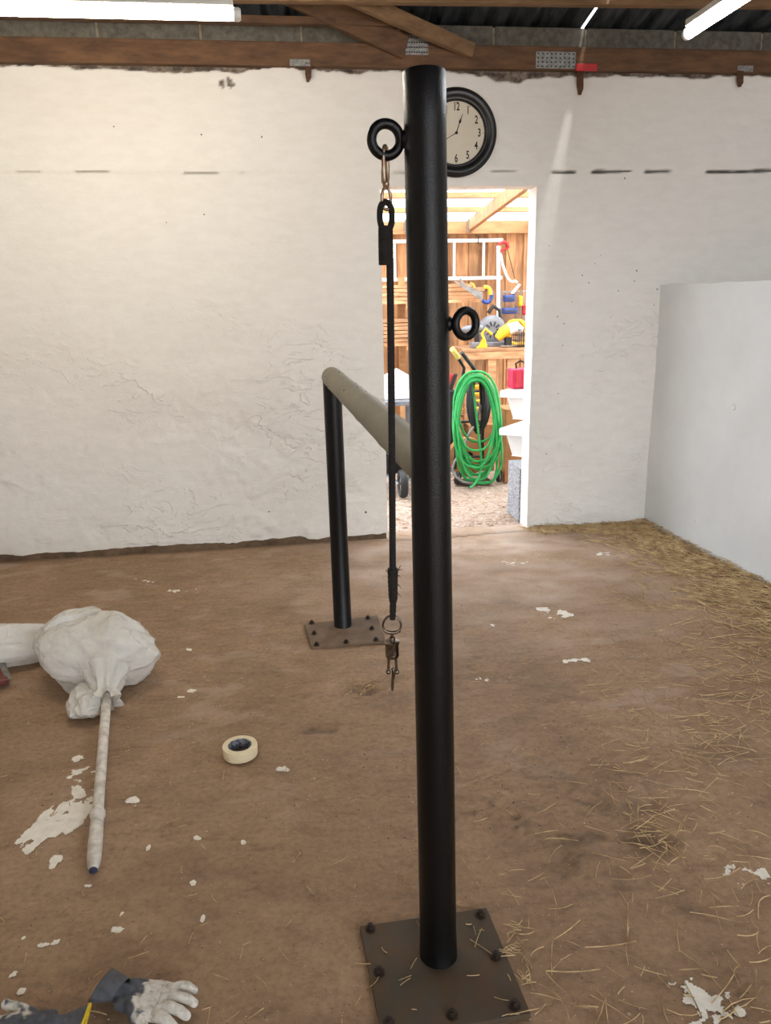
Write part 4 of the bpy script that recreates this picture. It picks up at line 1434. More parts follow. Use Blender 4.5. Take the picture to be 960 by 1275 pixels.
scatter(150, 0, 560, 700, 1275, 0.008, 0.04)
scatter(40, 430, 470, 845, 866, 0.01, 0.05)
scatter(14, 455, 640, 1140, 1270, 0.01, 0.035)
scatter(16, 100, 500, 900, 1275, 0.03, 0.07)
o = mb.build('scattered_straw', 'straw', fix=False)
tag(o, 'thin stalks of straw scattered singly over the concrete floor', 'straw', kind='stuff')

# ------------------------------------------------------------------ grit and crumbs on the floor
def crumbs(n_, name, m_, label, s0, s1, dens):
    mb = MB()
    k = 0
    while k < n_:
        x, y = r.uniform(-40, 1000), 1300 - 620 * r.random() ** 1.5
        p = fl(x, y)
        if uvz(p)[1] > -0.05 or (p - PC).dot(PN) < 0.03 or r.random() > dens(x, y):
            k += 0.3
            continue
        k += 1
        h = floor_shape(p.x, p.y)[0]
        s_ = r.uniform(s0, s1) * (0.6 if y > 1050 else 1.0)
        a = r.uniform(0, 6.3)
        q = [V((p.x + cos(a + t) * s_ * r.uniform(.6, 1.6), p.y + sin(a + t) * s_ * r.uniform(.5, 1.1), h)) for t in (0, 1.6, 3.1, 4.7)]
        k0 = len(mb.v)
        mb.v += q + [V((p.x, p.y, h + s_ * .8))]
        mb.f += [(k0 + i, k0 + (i + 1) % 4, k0 + 4) for i in range(4)]
    o = mb.build(name, m_, fix=False)
    tag(o, label, 'grit', kind='stuff')
crumbs(1500, 'dark_grit', 'grit_dark', 'tiny dark crumbs of soil strewn over the concrete floor', .0012, .0034, lambda x, y: 0.25 + 0.75 * math.exp(-((x - 690) / 190) ** 2 - ((y - 990) / 120) ** 2))
crumbs(1700, 'pale_grit', 'grit_pale', 'tiny pale crumbs of paint and plaster strewn over the concrete floor', .0012, .0034, lambda x, y: 0.35 + 0.6 * sst(950, 720, y))

# ------------------------------------------------------------------ yard: things seen through the doorway
def yfl(x, y, z=0.0):
    return fl(x, y, z)
def bx(mb, x0, y0, x1, y1, v, dep):
    """box whose front face fills a pixel rectangle at wall depth v"""
    a, b = at(x0, y1, v), at(x1, y0, v)
    ua, ub = uvz(a)[0], uvz(b)[0]
    return mb.box(L((ua + ub) / 2, v + dep / 2, (a.z + b.z) / 2), (ub - ua, dep, b.z - a.z), WROT)
# ladder hung level on the plank wall
LV = VW - 0.055
lt = at(560, 300, LV).z
lb = at(560, 347, LV).z
ul0, ul1 = -0.9, uvz(at(626, 300, LV))[0]
ld_ = thing('ladder', L((ul0 + ul1) / 2, LV, lb), 'aluminium ladder hung sideways on the plank wall outside the doorway', 'ladder')
for z_ in (lt, lb):
    MB().box(L((ul0 + ul1) / 2, LV, z_), (ul1 - ul0, 0.026, 0.034), WROT).build('rail', 'alu', ld_, bevel=0.004)
u1_ = uvz(at(565.5, 325, LV))[0]
du_ = uvz(at(602, 325, LV))[0] - u1_
for k in range(-4, 2):
    ur = u1_ + du_ * k
    if ur > ul0 + 0.05:
        MB().cyl(L(ur, LV, lb), L(ur, LV, lt), 0.014, seg=12).build('rung', 'alu', ld_, smooth=40)
for ur in (0.25, 1.35):
    MB().tube([L(ur, VW + 0.01, lt + 0.06), L(ur, LV - 0.03, lt + 0.03), L(ur, LV - 0.03, lt - 0.02), L(ur, LV + 0.02, lt - 0.024)], 0.004, 8).build('wall_hook', 'bolt', ld_)

# bow saw with red grip
BV = VW - 0.085
bs = thing('bow_saw', at(632, 352, BV), 'bow saw with red grip and white tubular frame on the plank wall', 'saw')
p = lambda x, y, d=0: at(x, y, BV + d)
MB().tube([p(623, 316), p(626, 330), p(630, 342), p(634, 349), p(638, 351), p(642, 350), p(644, 352)], 0.013, 10).build('frame', 'whiteplastic', bs, smooth=50)
MB().bar(p(632, 311), p(641, 347), 0.004, 0.012, up=WV).build('blade', 'bolt', bs)
gp = MB()
gp.tube([p(621, 317), p(620, 309), p(622, 304), p(627, 301), p(631, 303), p(633, 309)], 0.017, 10)
gp.tube([p(621, 313), p(627, 311), p(632, 309)], 0.012, 8)
gp.build('grip', 'redplastic', bs, smooth=50)

o = MB().tube([at(620.5, 306, BV - 0.05), at(620.5, 400, BV - 0.05)], 0.019, 14).build('white_pipe', 'whiteplastic', smooth=40)
tag(o, 'upright white plastic pipe standing against the plank wall beside the bow saw', 'pipe')

# stacked boards on the rack
tv = 2.35
rk = thing('timber_rack', L(0.15, tv, 0), 'timber rack of upright posts carrying stacked boards in the yard', 'rack')
zA = at(560, 377, tv).z
zB = at(500, 431, tv).z
for ur in (-0.55, 0.02, 0.55):
    MB().box(L(ur, tv + 0.42, 0.85), (0.06, 0.05, 1.7), WROT).build('post', 'newtimber', rk)
    for z_ in (zA, zB):
        MB().box(L(ur, tv + 0.21, z_ - 0.02), (0.045, 0.42, 0.035), WROT).build('arm', 'newtimber', rk)
ORD = ['lowest', 'second lowest', 'third from the bottom', 'fourth from the bottom', 'fifth from the bottom', 'sixth from the bottom', 'topmost']
def board(u0_, u1_, v_, z_, w_, th, i, where):
    o = MB().box(L((u0_ + u1_) / 2, v_ + w_ / 2, z_ + th / 2), (u1_ - u0_, w_, th), Matrix.Rotation(RND.uniform(-.012, .012), 3, 'Z') @ WROT).build('board', 'board')
    tag(o, where, 'board', 'boards on the timber rack')
ends = [598, 602, 592, 606, 588]
zz_ = zA
for k in range(5):
    th = RND.uniform(0.022, 0.030)
    board(-0.7, uvz(at(ends[k], 370, tv))[0], tv + RND.uniform(-.02, .02), zz_, 0.14 + RND.uniform(0, .06), th, k, ('topmost' if k == 4 else ORD[k]) + ' sawn board in the front of the upper rack stack')
    board(-0.7, uvz(at(ends[k] - 12, 370, tv + .2))[0], tv + 0.225, zz_, 0.16, th, k, ('topmost' if k == 4 else ORD[k]) + ' sawn board at the back of the upper rack stack')
    zz_ += th + 0.005
zz_ = zB
for k in range(7):
    th = RND.uniform(0.022, 0.034)
    board(-0.75 + RND.uniform(-.05, .05), uvz(at(RND.uniform(508, 556), 420, tv))[0], tv + RND.uniform(-.02, .02), zz_, 0.15 + RND.uniform(0, .05), th, k, ORD[k] + ' sawn board in the lower rack stack')
    zz_ += th + 0.006

# handsaws lying on the boards
def handsaw(hx, hy, bx_, by_, v, label, s=1.0):
    t = thing('hand_saw', at(hx, hy, v), label, 'saw')
    c = at(hx, hy, v)
    R_ = 0.062 * s
    pts_ = []
    for k in range(14):
        a = radians(110) - radians(250) * k / 13
        pts_.append(c + WU * cos(a) * R_ * .75 + V((0, 0, sin(a) * R_)))
    MB().tube(pts_, 0.018 * s, 10).build('handle', 'blueplastic', t, smooth=50)
    MB().tube([q - WV * 0.008 - WU * 0.012 + V((0, 0, .012)) for q in pts_[:7]], 0.0185 * s, 10).build('handle_inlay', 'yellowplastic', t, smooth=50)
    e = at(bx_, by_, v)
    dn = V((0, 0, -1))
    MB().prism([c + V((0, 0, .03)) - WU * .04, e + V((0, 0, .012)), e, c + V((0, 0, -.05)) - WU * .04], WV * 0.0015).build('blade', 'steelblade', t)
handsaw(606, 368, 566, 351, tv - 0.06, 'blue and yellow handled handsaw resting on the end of the upper boards')
handsaw(588, 360, 572, 347, tv + 0.3, 'smaller blue handled saw lying on the upper boards', 0.6)

# wire mesh tool panel with tools
MV = VW - 0.10
wm = thing('wire_tool_panel', at(640, 425, MV), 'grey wire mesh tool panel on the plank wall at right', 'tool panel')
a, b = at(623, 425, MV), at(672, 362, MV)
ua, ub = uvz(a)[0], uvz(b)[0]
MB().bar(L(ua, MV, b.z), L(ub, MV, b.z), 0.012, 0.012).bar(L(ua, MV, a.z), L(ub, MV, a.z), 0.012, 0.012).bar(L(ua, MV, a.z), L(ua, MV, b.z), 0.012, 0.012).bar(L(ub, MV, a.z), L(ub, MV, b.z), 0.012, 0.012).build('frame', 'galv', wm)
mb = MB()
for k in range(1, 17):
    q = ua + (ub - ua) * k / 17
    mb.bar(L(q, MV, a.z), L(q, MV, b.z), 0.003, 0.003)
for k in range(1, 22):
    z_ = a.z + (b.z - a.z) * k / 22
    mb.bar(L(ua, MV, z_), L(ub, MV, z_), 0.003, 0.003)
mb.build('wire_mesh', 'galv', wm)
def tool(x0, y0, x1, y1, name, label, cat, m1, m2=None, dep=0.07, dv=0.09, style='case'):
    v = MV - dv
    t = thing(name, at((x0 + x1) / 2, y1, v + dep), label, cat)
    if style == 'case':
        bx(MB(), x0, y0, x1, y1, v, dep).build('body', m1, t, bevel=0.012)
        xm, ym = (x0 + x1) / 2, (y0 + y1) / 2
        bx(MB(), x0 + 2, ym - 1.2, x1 - 2, ym + 1.2, v - 0.006, 0.01).build('ridge', m2 or m1, t, bevel=0.003)
        bx(MB(), x1 - 3, y0 - 1.5, x1 - 1, y0 + 2, v + .01, 0.02).build('latch', m2 or m1, t)
    else:
        xm = (x0 + x1) / 2
        pa, pb_, pc_ = at(xm, y0, v + .03), at(xm, y0 + (y1 - y0) * .55, v + .03), at(xm, y1, v + .03)
        hw = (at(x1, y0, v) - at(x0, y0, v)).length / 2
        MB().lathe(pa, pb_ - pa, [(hw * .5, 0), (hw, .01), (hw * .8, (pb_ - pa).length * .5), (hw, (pb_ - pa).length * .85), (hw * .6, (pb_ - pa).length)], 10).build('handle', m1, t, smooth=40)
        MB().cyl(pb_, pc_, 0.005, seg=8).build('shaft', m2 or 'steelblade', t)
tool(628, 367, 642, 376, 'drill_case', 'dark blue plastic case on the upper part of the wire tool panel', 'case', 'blueplastic', 'bluecap')
tool(627, 383, 645, 391, 'drill_battery', 'blue plastic tool body hanging lower on the wire tool panel', 'power tool', 'blueplastic', 'bluecap')
tool(645, 368, 651, 392, 'screwdriver', 'yellow handled screwdriver hanging on the wire tool panel', 'screwdriver', 'yellowplastic', style='stick')
tool(650, 380, 656, 402, 'screwdriver', 'red handled screwdriver at the right edge of the wire tool panel', 'screwdriver', 'redplastic', style='stick')
pbn = at(643, 358, MV - .05)
o = MB().bar(at(637, 366, MV - .05), at(647, 354, MV - .05), 0.02, 0.055, up=WV).build('white_brush_block', 'whiteplastic', bevel=0.008)
tag(o, 'white block tucked behind the top of the wire tool panel below the saw', 'block')

# workbench of pale timber
WBV = 2.02
zt = at(620, 437, WBV).z
wb = thing('workbench', L(uvz(at(625, 440, WBV))[0], WBV + .3, 0), 'rough timber workbench crowded with power tools in the yard', 'workbench')
ub0, ub1 = uvz(at(577, 440, WBV))[0], uvz(at(690, 440, WBV))[0]
MB().box(L((ub0 + ub1) / 2, WBV + 0.30, zt + 0.012), (ub1 - ub0, 0.62, 0.022), WROT).build('top', 'board', wb)
MB().box(L((ub0 + ub1) / 2, WBV + 0.01, zt - 0.035), (ub1 - ub0, 0.03, 0.07), WROT).build('apron', 'board', wb)
for ux in (uvz(at(613, 450, WBV))[0], uvz(at(637, 450, WBV))[0], ub0 + .04, ub1 - .04):
    MB().box(L(ux, WBV + 0.03, zt / 2), (0.075 if ux > ub0 + .1 else .05, 0.05, zt), WROT).build('leg', 'board', wb)
MB().box(L((ub0 + ub1) / 2, WBV + 0.30, 0.45), (ub1 - ub0, 0.5, 0.02), WROT).build('shelf', 'board', wb)
ZT = zt + 0.024
def bench(x, dv=0.15):
    u_ = uvz(at(x, 436, WBV + dv))[0]
    return L(u_, WBV + dv, ZT)
# grey chop saw
cs_ = bench(611, 0.36)
t = thing('chop_saw', cs_, 'grey circular chop saw standing on the workbench', 'power tool')
MB().box(cs_ + V((0, 0, .02)), (0.26, 0.24, 0.04), WROT).build('base', 'greyplastic', t, bevel=0.006)
hc = cs_ + V((0, 0, .15))
MB().lathe(hc - WV * 0.05, WV, [(0.02, -0.012), (0.07, -0.010), (0.12, 0), (0.130, 0.012), (0.130, 0.05), (0.11, 0.06)], 36).build('blade_guard', 'greyplastic', t, smooth=40)
mb = MB()
for k in range(10):
    a = k * 2 * pi / 10
    mb.bar(hc - WV * 0.064 + WU * cos(a) * .035 + V((0, 0, sin(a) * .035)), hc - WV * 0.062 + WU * cos(a) * .075 + V((0, 0, sin(a) * .075)), 0.012, 0.004, up=WV)
mb.build('vent_slot', 'blackrubber', t)
MB().tube([hc + WU * .09 + V((0, 0, .07)), hc + WU * .08 + V((0, 0, .17)), hc + WU * .02 + V((0, 0, .21)), hc - WU * .03 + V((0, 0, .15))], 0.018, 10).build('carry_handle', 'blackrubber', t, smooth=50)
MB().tube([hc + WV * 0.02, hc + WV * .10], 0.05, 16).build('motor', 'blackrubber', t, smooth=40)
# yellow grinder
gp_ = bench(632, 0.10) + V((0, 0, .13))
t = thing('yellow_power_saw', bench(632, 0.10), 'yellow and white hand power saw lying on the workbench', 'power tool')
MB().tube([gp_ - WU * .10 + V((0, 0, -.05)), gp_ - WU * .05, gp_ + WU * .02 + V((0, 0, .035)), gp_ + WU * .07 + V((0, 0, .03))], [.03, .05, .058, .04], 14).build('motor_body', 'yellowplastic', t, smooth=50)
MB().tube([gp_ + WU * .0 + V((0, 0, .03)) - WV * .03, gp_ + WU * .07 + V((0, 0, .05)) - WV * .03, gp_ + WU * .12 + V((0, 0, .02))], [.05, .046, .03], 14).build('gear_case', 'whiteplastic', t, smooth=50)
MB().box(gp_ + V((0, 0, -.115)), (0.15, 0.10, 0.008), WROT).build('shoe', 'steelblade', t)
MB().box(gp_ + V((0, 0, -.08)), (0.05, 0.06, 0.075), WROT).build('bracket', 'blackrubber', t)
# coiled yellow cable behind
mb = MB()
hcx = bench(640, 0.3)
pts_ = []
for k in range(70):
    a = k * 2 * pi / 22
    pts_.append(hcx + WU * (cos(a) * .10 + .004 * k * .2) + V((0, 0, .16 + sin(a) * .11)) + WV * (0.03 * sin(k * 1.1)))
o = MB().tube(pts_, 0.011, 8).build('yellow_cable', 'yellowplastic', smooth=50)
o.location.z -= (min(p.z for p in pts_) - 0.011 - ZT)
tag(o, 'coil of yellow cable standing on the workbench behind the yellow saw', 'cable')
# yellow clamp shapes left of the saw, and a basket
cl_ = bench(600, 0.06)
t = thing('yellow_clamp', cl_, 'small yellow spring clamp at the front of the workbench', 'clamp')
MB().prism([cl_ + WU * -.05, cl_ + WU * .05, cl_ + WU * .05 + V((0, 0, .03)), cl_ + WU * .01 + V((0, 0, .08)), cl_ + WU * -.02 + V((0, 0, .03))], WV * 0.04).build('jaw', 'yellowplastic', t, bevel=0.005)
MB().tube([cl_ + WU * .03 + V((0, 0, .05)), cl_ + WU * -.0 + V((0, 0, .13)), cl_ + WU * .03 + V((0, 0, .17)), cl_ + WU * .09 + V((0, 0, .12))], 0.012, 8).build('arm', 'yellowplastic', t, smooth=50)
bk_ = bench(655, 0.03)
t = thing('wire_basket', bk_, 'dark wire basket on the right end of the workbench', 'basket')
mb = MB()
for z_ in (0.0, .05, .10, .15):
    q = [bk_ + WU * a_ + WV * b_ + V((0, 0, z_ + .004)) for a_, b_ in ((-.075, -.02), (.075, -.02), (.075, .2), (-.075, .2))]
    mb.tube(q, 0.004, 6, closed=True)
mb.build('hoop', 'bolt', t)
mb = MB()
for k in range(9):
    x_ = -.075 + .15 * k / 8
    for b_ in (-.02, .2):
        mb.cyl(bk_ + WU * x_ + WV * b_, bk_ + WU * x_ + WV * b_ + V((0, 0, .154)), 0.003, seg=6)
    mb.cyl(bk_ + WU * x_ + WV * -.02 + V((0, 0, .004)), bk_ + WU * x_ + WV * .2 + V((0, 0, .004)), 0.003, seg=6)
mb.build('wire', 'bolt', t)
# a dark angle tool and yellow rope on the bench shelf
dk = bench(588, 0.12)
t = thing('cordless_drill', dk, 'dark grey cordless drill standing on the left of the workbench', 'power tool')
MB().tube([dk + WU * -.10 + V((0, 0, .17)), dk + WU * -.05 + V((0, 0, .17)), dk + WU * .06 + V((0, 0, .17)), dk + WU * .09 + V((0, 0, .17))], [.014, .032, .036, .03], 12).build('barrel', 'greyplastic', t, smooth=50)
MB().bar(dk + WU * .03 + V((0, 0, .16)), dk + WU * .045 + V((0, 0, .05)), 0.04, 0.045).build('grip', 'blackrubber', t, bevel=0.008)
MB().box(dk + WU * .04 + V((0, 0, .027)), (0.11, 0.075, 0.054), WROT).build('battery', 'greyplastic', t, bevel=0.008)
yr = L(uvz(at(600, 455, WBV - .12))[0], WBV + .1, 0.461)
pts_ = []
for k in range(120):
    a = k * 2 * pi / 24
    pts_.append(yr + WU * cos(a) * (.10 + .012 * sin(k * .7)) + WV * sin(a) * .08 + V((0, 0, .012 + .0028 * k)))
o = MB().tube(pts_, 0.012, 8).build('orange_rope_coil', 'yellowplastic', smooth=50)
tag(o, 'coil of orange-yellow rope on the shelf under the workbench', 'rope')

# stack of white tubs, red box, concrete block by the jamb
kv = WT + 0.03
ku = uvz(at(647, 600, kv))[0]
KH = at(647, 583, kv).z
o = MB().box(L(ku + .05, kv + .14, KH / 2 - .006), (0.10, 0.28, KH + .012), WROT).build('concrete_block', 'yardblock', bevel=0.006)
tag(o, 'grey concrete block standing on end just outside the doorway', 'block')
TE1 = WU * cos(radians(48)) + WV * sin(radians(48))
TE2 = WU * cos(radians(42)) - WV * sin(radians(42))
TV = 0.58
o = MB().box(L(ku + .26, kv + .22, KH / 2 - .006), (0.10, 0.40, KH + .012), WROT).build('concrete_block', 'yardblock', bevel=0.006)
tag(o, 'second grey concrete block behind the jamb under the white tubs', 'block')
def tub(zb_, corner, label):
    """open rectangular tub with a turned-down rim; corner = leftmost corner of the rim top"""
    W_, D_ = 0.46, 0.42
    zt_ = corner.z
    c0 = corner + TE1 * W_ / 2 + TE2 * D_ / 2
    t = thing('white_tub', V((c0.x, c0.y, zb_)), label, 'tub', 'nested white tubs')
    c_ = lambda f, z_, g: [V((c0.x, c0.y, z_)) + TE1 * (sx * (W_ / 2 * f - g)) + TE2 * (sy * (D_ / 2 * f - g)) for sx, sy in ((-1, -1), (1, -1), (1, 1), (-1, 1))]
    layers = [c_(.66, zb_, 0), c_(.88, zt_, 0), c_(.88, zt_, .008), c_(.66, zb_ + .01, .008)]
    vs = [q for l_ in layers for q in l_]
    fs = [(0, 1, 2, 3)]
    for i in range(3):
        for k in range(4):
            l = (k + 1) % 4
            fs.append((i * 4 + k, i * 4 + l, i * 4 + 4 + l, i * 4 + 4 + k))
    fs.append((12, 13, 14, 15))
    MB().add(vs, fs).build('body', 'whiteplastic', t, bevel=0.006)
    lay = [c_(1.0, zt_ - .050, 0), c_(1.0, zt_ - .008, 0), c_(.97, zt_, 0), c_(.88, zt_, .006), c_(.88, zt_ - .006, .006), c_(.985, zt_ - .012, .004), c_(.985, zt_ - .050, .004)]
    vs = [q for l_ in lay for q in l_]
    fs = []
    for i in range(7):
        j = (i + 1) % 7
        for k in range(4):
            l = (k + 1) % 4
            fs.append((i * 4 + k, i * 4 + l, j * 4 + l, j * 4 + k))
    MB().add(vs, fs).build('rim', 'whiteplastic', t, bevel=0.003)
    return c0
k1, k2 = at(621.5, 533, TV), at(621.5, 486, TV)
k2 = V((k1.x, k1.y, k2.z))
tub(KH + .001, k1, 'lower white plastic tub resting on the concrete block by the doorway')
c0 = tub(KH + (k2.z - k1.z), k2, 'upper white plastic tub with the red box on it by the doorway')
rb0 = L(uvz(at(650, 470, TV + .12))[0], TV + .10, k2.z + .001)
t = thing('red_carrier', rb0, 'crimson plastic carrier with a handle standing on the upper white tub', 'carrier')
MB().box(rb0 + V((0, 0, .070)), (0.20, 0.14, 0.14), WROT).build('body', 'crimson', t, bevel=0.012)
for k in (-1, 0, 1):
    MB().box(rb0 + WU * (k * .05 - .02) - WV * .072 + V((0, 0, .070)), (0.014, 0.008, 0.11), WROT).build('rib', 'redplastic', t)
MB().tube([rb0 - WU * .05 + V((0, 0, .13)), rb0 - WU * .055 + V((0, 0, .175)), rb0 - WU * .02 + V((0, 0, .195)), rb0 + WU * .015 + V((0, 0, .175)), rb0 + WU * .01 + V((0, 0, .13))], 0.007, 8).build('bail', 'bolt', t, smooth=50)
MB().box(V((c0.x, c0.y, k2.z - .004)), (0.38, 0.34, 0.006), Matrix((TE1, TE2, V((0, 0, -1)))).transposed()).build('tub_lid', 'whiteplastic')
tag(bpy.data.objects['tub_lid'], 'flat white lid closing the upper tub under the red carrier', 'lid')
# dark boxes behind the tubs
db = yfl(637, 615)
o = MB().box(L(uvz(at(648, 560, 1.3))[0], 1.45, 0.30), (0.26, 0.28, 0.62), WROT).build('brown_carton', 'card', bevel=0.006)
tag(o, 'tall brown cardboard carton standing behind the white tubs', 'carton')

# sack truck carrying the green hose
hw0 = yfl(594, 606)
hu, hv, _ = uvz(hw0)
st = thing('sack_truck', L(hu, hv + .12, 0), 'black sack truck with a yellow grip, draped with green hose', 'hand truck')
HV = hv + 0.10
def H(x, y, d=0.0):
    return at(x, y, HV + d)
MB().tube([L(uvz(H(572, 600))[0], HV + .16, .10), L(uvz(H(572, 600))[0], HV + .12, .55), H(578, 458, .06), H(572, 448, -.02), H(569, 443, -.06)], 0.014, 10).build('side_tube', 'blackrubber', st, smooth=50)
MB().tube([L(uvz(H(606, 600))[0], HV + .16, .10), L(uvz(H(605, 600))[0], HV + .14, .55), H(598, 470, .0), H(588, 456, -.06), H(575, 439, -.12)], 0.016, 10).build('side_tube', 'blackrubber', st, smooth=50)
MB().tube([H(570.5, 445, -.04), H(563, 434.5, -.12)], 0.021, 12).build('grip', 'paleyellow', st, smooth=40)
for z_ in (.2, .5, .75):
    MB().tube([L(uvz(H(572, 600))[0], HV + .15, z_), L(uvz(H(606, 600))[0], HV + .15, z_)], 0.010, 8).build('cross_tube', 'blackrubber', st)
MB().box(L(hu, HV + .06, .012), (0.30, 0.16, 0.008), WROT).build('toe_plate', 'bolt', st)
for sgn, px in ((-1, 570.5), (1, 622)):
    c = L(uvz(H(px, 605))[0], HV + .02, .052)
    ax_ = (WU * 0.9 - WV * 0.5).normalized()
    wl = MB().lathe(c, ax_, [(.030, -.014), (.050, -.016), (.053, -.008), (.053, .008), (.050, .016), (.030, .014)], 28, closed=True).build('wheel', 'blackrubber', st, smooth=40)
    MB().lathe(c, ax_, [(.0, -.013), (.034, -.012), (.034, .012), (.0, .013)], 24).build('hub', 'greyplastic', wl, smooth=40)
# green hose coil hung over the handles
hose = MB()
rr = random.Random(21)
pts_ = []
NL = 16
for k in range(NL * 40):
    lp = k / 40
    a = 2 * pi * lp
    i = int(lp)
    rr.seed(i * 7 + 3)
    wv_ = rr.uniform(.50, 1.0)
    bt = rr.uniform(.5, 1.0) if i % 3 else 1.0
    off = rr.uniform(-12, 12)
    rr.seed((i + 1) * 7 + 3)
    wv2, bt2, off2 = rr.uniform(.50, 1.0), (rr.uniform(.5, 1.0) if (i + 1) % 3 else 1.0), rr.uniform(-12, 12)
    f_ = lp - i
    wv_, bt, off = wv_ * (1 - f_) + wv2 * f_, bt * (1 - f_) + bt2 * f_, off * (1 - f_) + off2 * f_
    cy = 462 + 26 * (1 - wv_)
    hgt = 142 * bt
    x = 593 + 30 * (0.45 + 0.55 * wv_) * (abs(sin(a)) ** 0.75) * (1 if sin(a) > 0 else -1) + off * sst(0.3, -0.8, cos(a))
    y = cy + hgt * (1 - cos(a)) / 2
    if cos(a) > 0:      # gather near the top
        x = 594 + (x - 594) * (1 - 0.12 * cos(a) ** 2)
    dd = -0.085 + 0.06 * sin(lp * 2.4) - 0.02 * abs(sin(a))
    q = H(x, y, dd)
    q.z = max(q.z, 0.016)
    pts_.append(q)
pts_ += [H(600, 575, -.13), H(597, 592, -.14), H(591, 603, -.16), H(585, 613, -.18)]
for q in pts_[-3:]:
    q.z = max(q.z, 0.014)
o = MB().tube(pts_, 0.0098, 9).build('garden_hose', 'greenhose', smooth=60)
tag(o, 'long bright green garden hose hanging in loose coils outside the doorway', 'hose')
# black cables inside the hose coil
mb = MB()
pts_ = []
for k in range(7 * 30):
    a = 2 * pi * k / 30
    i = k // 30
    q = H(598 + (7 + i * 1.2) * sin(a) - 2, 466 + (62 + 4 * (i % 4)) * (1 - cos(a)) / 2, -.01 + .008 * i)
    pts_.append(q)
o = MB().tube(pts_, 0.009, 8).build('black_cable_coil', 'blackrubber', smooth=60)
tag(o, 'coil of black cable hanging inside the green hose', 'cable')
# grey cable loop
pts_ = [H(590, 498, .02), H(598, 506, .03), H(594, 525, .02), H(584, 540, .0), H(576, 560, .0), H(566, 575, -.03), H(563, 585, -.05), H(568, 594, -.07), H(577, 600, -.09), H(588, 602, -.10), H(597, 600, -.08)]
sm = []
for i in range(len(pts_) - 1):
    for k in range(6):
        sm.append(pts_[i].lerp(pts_[i + 1], k / 6))
o = MB().tube(sm, 0.011, 8).build('grey_cable', 'greyhose', smooth=60)
tag(o, 'thin grey cable looping down behind the green hose', 'cable')
# brown cardboard reel leaning behind the hose
rc = yfl(581, 600)
ru, rv, _ = uvz(rc)
rv = HV + 0.36
rcu = uvz(at(581, 590, rv))[0]
t = thing('cardboard_reel', L(rcu, rv, 0), 'brown cardboard cable reel standing behind the green hose', 'reel')
RR = 0.165
MB().lathe(L(rcu, rv, RR - .002), NV, [(.05, .05), (.10, .052), (RR, .04), (RR, -.05), (.05, -.05)], 40, closed=True).build('drum', 'card', t, smooth=35)
MB().lathe(L(rcu, rv, RR - .002), NV, [(.0, .03), (.05, .03), (.05, -.04), (.0, -.04)], 24).build('core', 'blackrubber', t, smooth=35)
o = MB().box(L(rcu + .17, rv + .24, .20), (0.24, 0.2, 0.42), WROT).build('brown_carton', 'card', bevel=0.006)
tag(o, 'brown carton behind the cardboard reel', 'carton')
# red-and-black tool bag behind the hose, left
tb = at(566, 478, HV + .30)
tbu = uvz(tb)[0]
t = thing('tool_crate', L(tbu - .04, HV + .62, 0), 'dark crate of red and black tools behind the left of the green hose', 'crate')
MB().box(L(tbu - .04, HV + .62, .36), (0.20, 0.24, 0.72), WROT).build('crate', 'blackrubber', t, bevel=0.01)
for k, (dx, m_) in enumerate(((-.08, 'redplastic'), (-.03, 'steelblade'), (.03, 'redplastic'), (.08, 'blackrubber'))):
    MB().bar(L(tbu - .04 + dx * .8, HV + .60, .70), L(tbu + dx * .8 + .01, HV + .57, .86), 0.03, 0.03).build('tool_handle', m_, t, bevel=0.006)

# left of the tall post: white sacks on a trestle and a black wheelbarrow
wv_ = 1.75
zb2 = at(498, 500, wv_).z
t = thing('trestle_table', L(uvz(at(492, 505, wv_))[0], wv_ + .3, 0), 'low grey trestle table seen left of the tall post', 'table')
ut0, ut1 = uvz(at(462, 505, wv_))[0], uvz(at(524, 505, wv_))[0]
MB().box(L((ut0 + ut1) / 2, wv_ + .30, zb2 - .02), (ut1 - ut0, 0.6, 0.035), WROT).build('top', 'greyplastic', t)
for uu_ in (ut0 + .03, ut1 - .03):
    for vv_ in (wv_ + .04, wv_ + .56):
        MB().box(L(uu_, vv_, (zb2 - .04) / 2), (0.035, 0.035, zb2 - .03), WROT).build('leg', 'greyplastic', t)
ws = L(uvz(at(496, 490, wv_ + .2))[0], wv_ + .25, zb2)
t = thing('white_crate', ws, 'white plastic crate with a peaked lid on the trestle table', 'crate')
hh = at(498, 471, wv_ + .15).z - zb2
MB().box(ws + V((0, 0, hh / 2)), (0.26, 0.22, hh), WROT).build('body', 'whiteplastic', t, bevel=0.01)
ap = ws + V((0, 0, hh + .07))
MB().prism([ws - WU * .13 - WV * .11 + V((0, 0, hh)), ws + WU * .13 - WV * .11 + V((0, 0, hh)), ap + WU * .01 - WV * .11], WV * 0.22).build('peaked_lid', 'whiteplastic', t)
bw = yfl(497, 612)
bu_, bv_, _ = uvz(bw)
t = thing('wheelbarrow', L(bu_, bv_, 0), 'black wheelbarrow behind the left side of the doorway', 'wheelbarrow')
bv_ += .1
tray0 = [L(bu_ + sx * .16, bv_ + sy * .14, .16) for sx, sy in ((-1, -1), (1, -1), (1, 1), (-1, 1))]
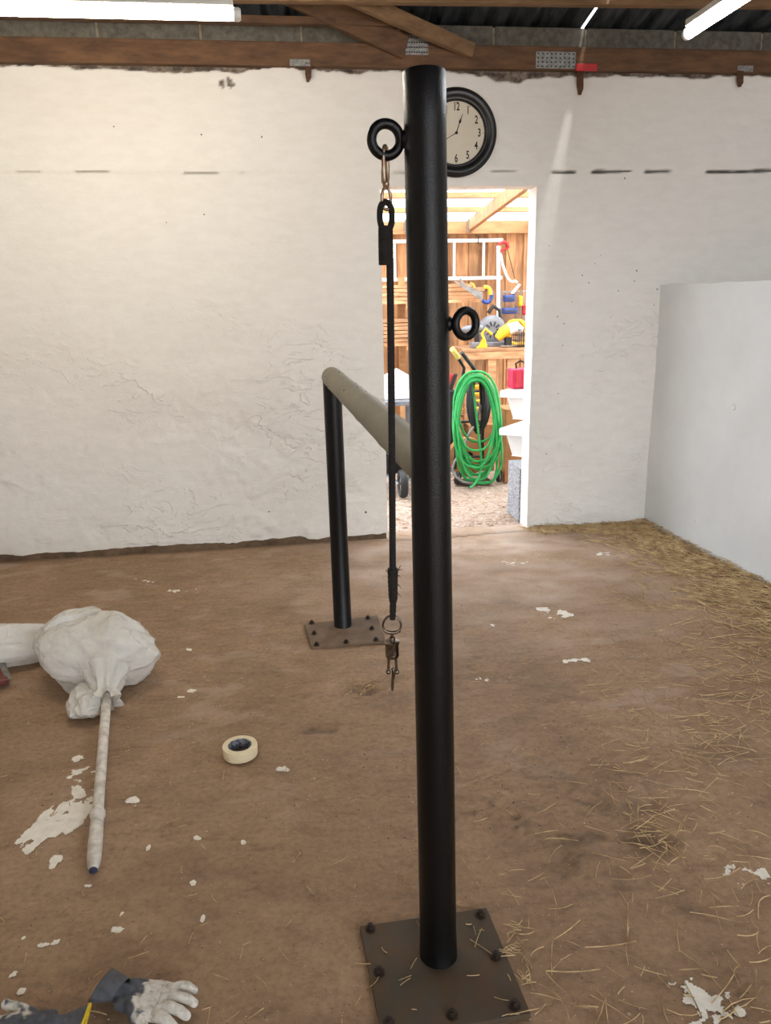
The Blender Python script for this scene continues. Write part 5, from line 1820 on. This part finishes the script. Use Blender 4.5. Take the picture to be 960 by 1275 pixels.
tray1 = [L(bu_ + sx * .24, bv_ + sy * .24, .34) for sx, sy in ((-1, -1), (1, -1), (1, 1), (-1, 1))]
tray2 = [q.lerp(L(bu_, bv_, .34), .05) for q in tray1]
tray3 = [q.lerp(L(bu_, bv_, .17), .05) + V((0, 0, .008)) for q in tray0]
vs = tray0 + tray1 + tray2 + tray3
fs = [(0, 1, 2, 3), (12, 13, 14, 15)]
for i in range(3):
    for k in range(4):
        l = (k + 1) % 4
        fs.append((i * 4 + k, i * 4 + l, i * 4 + 4 + l, i * 4 + 4 + k))
MB().add(vs, fs).build('tray', 'blackrubber', t, bevel=0.006)
for s_ in (-1, 1):
    MB().tube([L(bu_ + s_ * .03, bv_ - .30, .11), L(bu_ + s_ * .10, bv_ - .14, .15), L(bu_ + s_ * .18, bv_ + .3, .19), L(bu_ + s_ * .2, bv_ + .6, .30)], 0.014, 10).build('handle', 'galv', t, smooth=50)
    MB().tube([L(bu_ + s_ * .14, bv_ + .08, .16), L(bu_ + s_ * .15, bv_ + .16, .0)], 0.012, 8).build('leg', 'galv', t, smooth=50)
wl = MB().lathe(L(bu_, bv_ - .30, .112), WU, [(.06, -.022), (.10, -.03), (.112, -.015), (.112, .015), (.10, .03), (.06, .022)], 28, closed=True).build('wheel', 'blackrubber', t, smooth=40)
MB().lathe(L(bu_, bv_ - .30, .112), WU, [(0, -.018), (.064, -.016), (.064, .016), (0, .018)], 20).build('hub', 'galv', wl, smooth=40)

# loose chips on the yard ground
mb = MB()
r = random.Random(9)
for k in range(2600):
    p = L(r.uniform(-.5, 1.3), r.uniform(.12, 2.4), 0)
    u_, v_, _ = uvz(p)
    if v_ < WT and not (DU0 + .03 < u_ < DU1 - .03):
        continue
    straw(mb, p, r.uniform(0, pi), r.uniform(.01, .045), r.uniform(.002, .005), r.uniform(-.3, .3), -0.012 + 0.012 * fb(u_ * 5, v_ * 5, 3, 3) + .002)
o = mb.build('wood_chips', 'chips', fix=False)
tag(o, 'pale wood chips and straw bits littering the yard ground past the threshold', 'wood chips', kind='stuff')
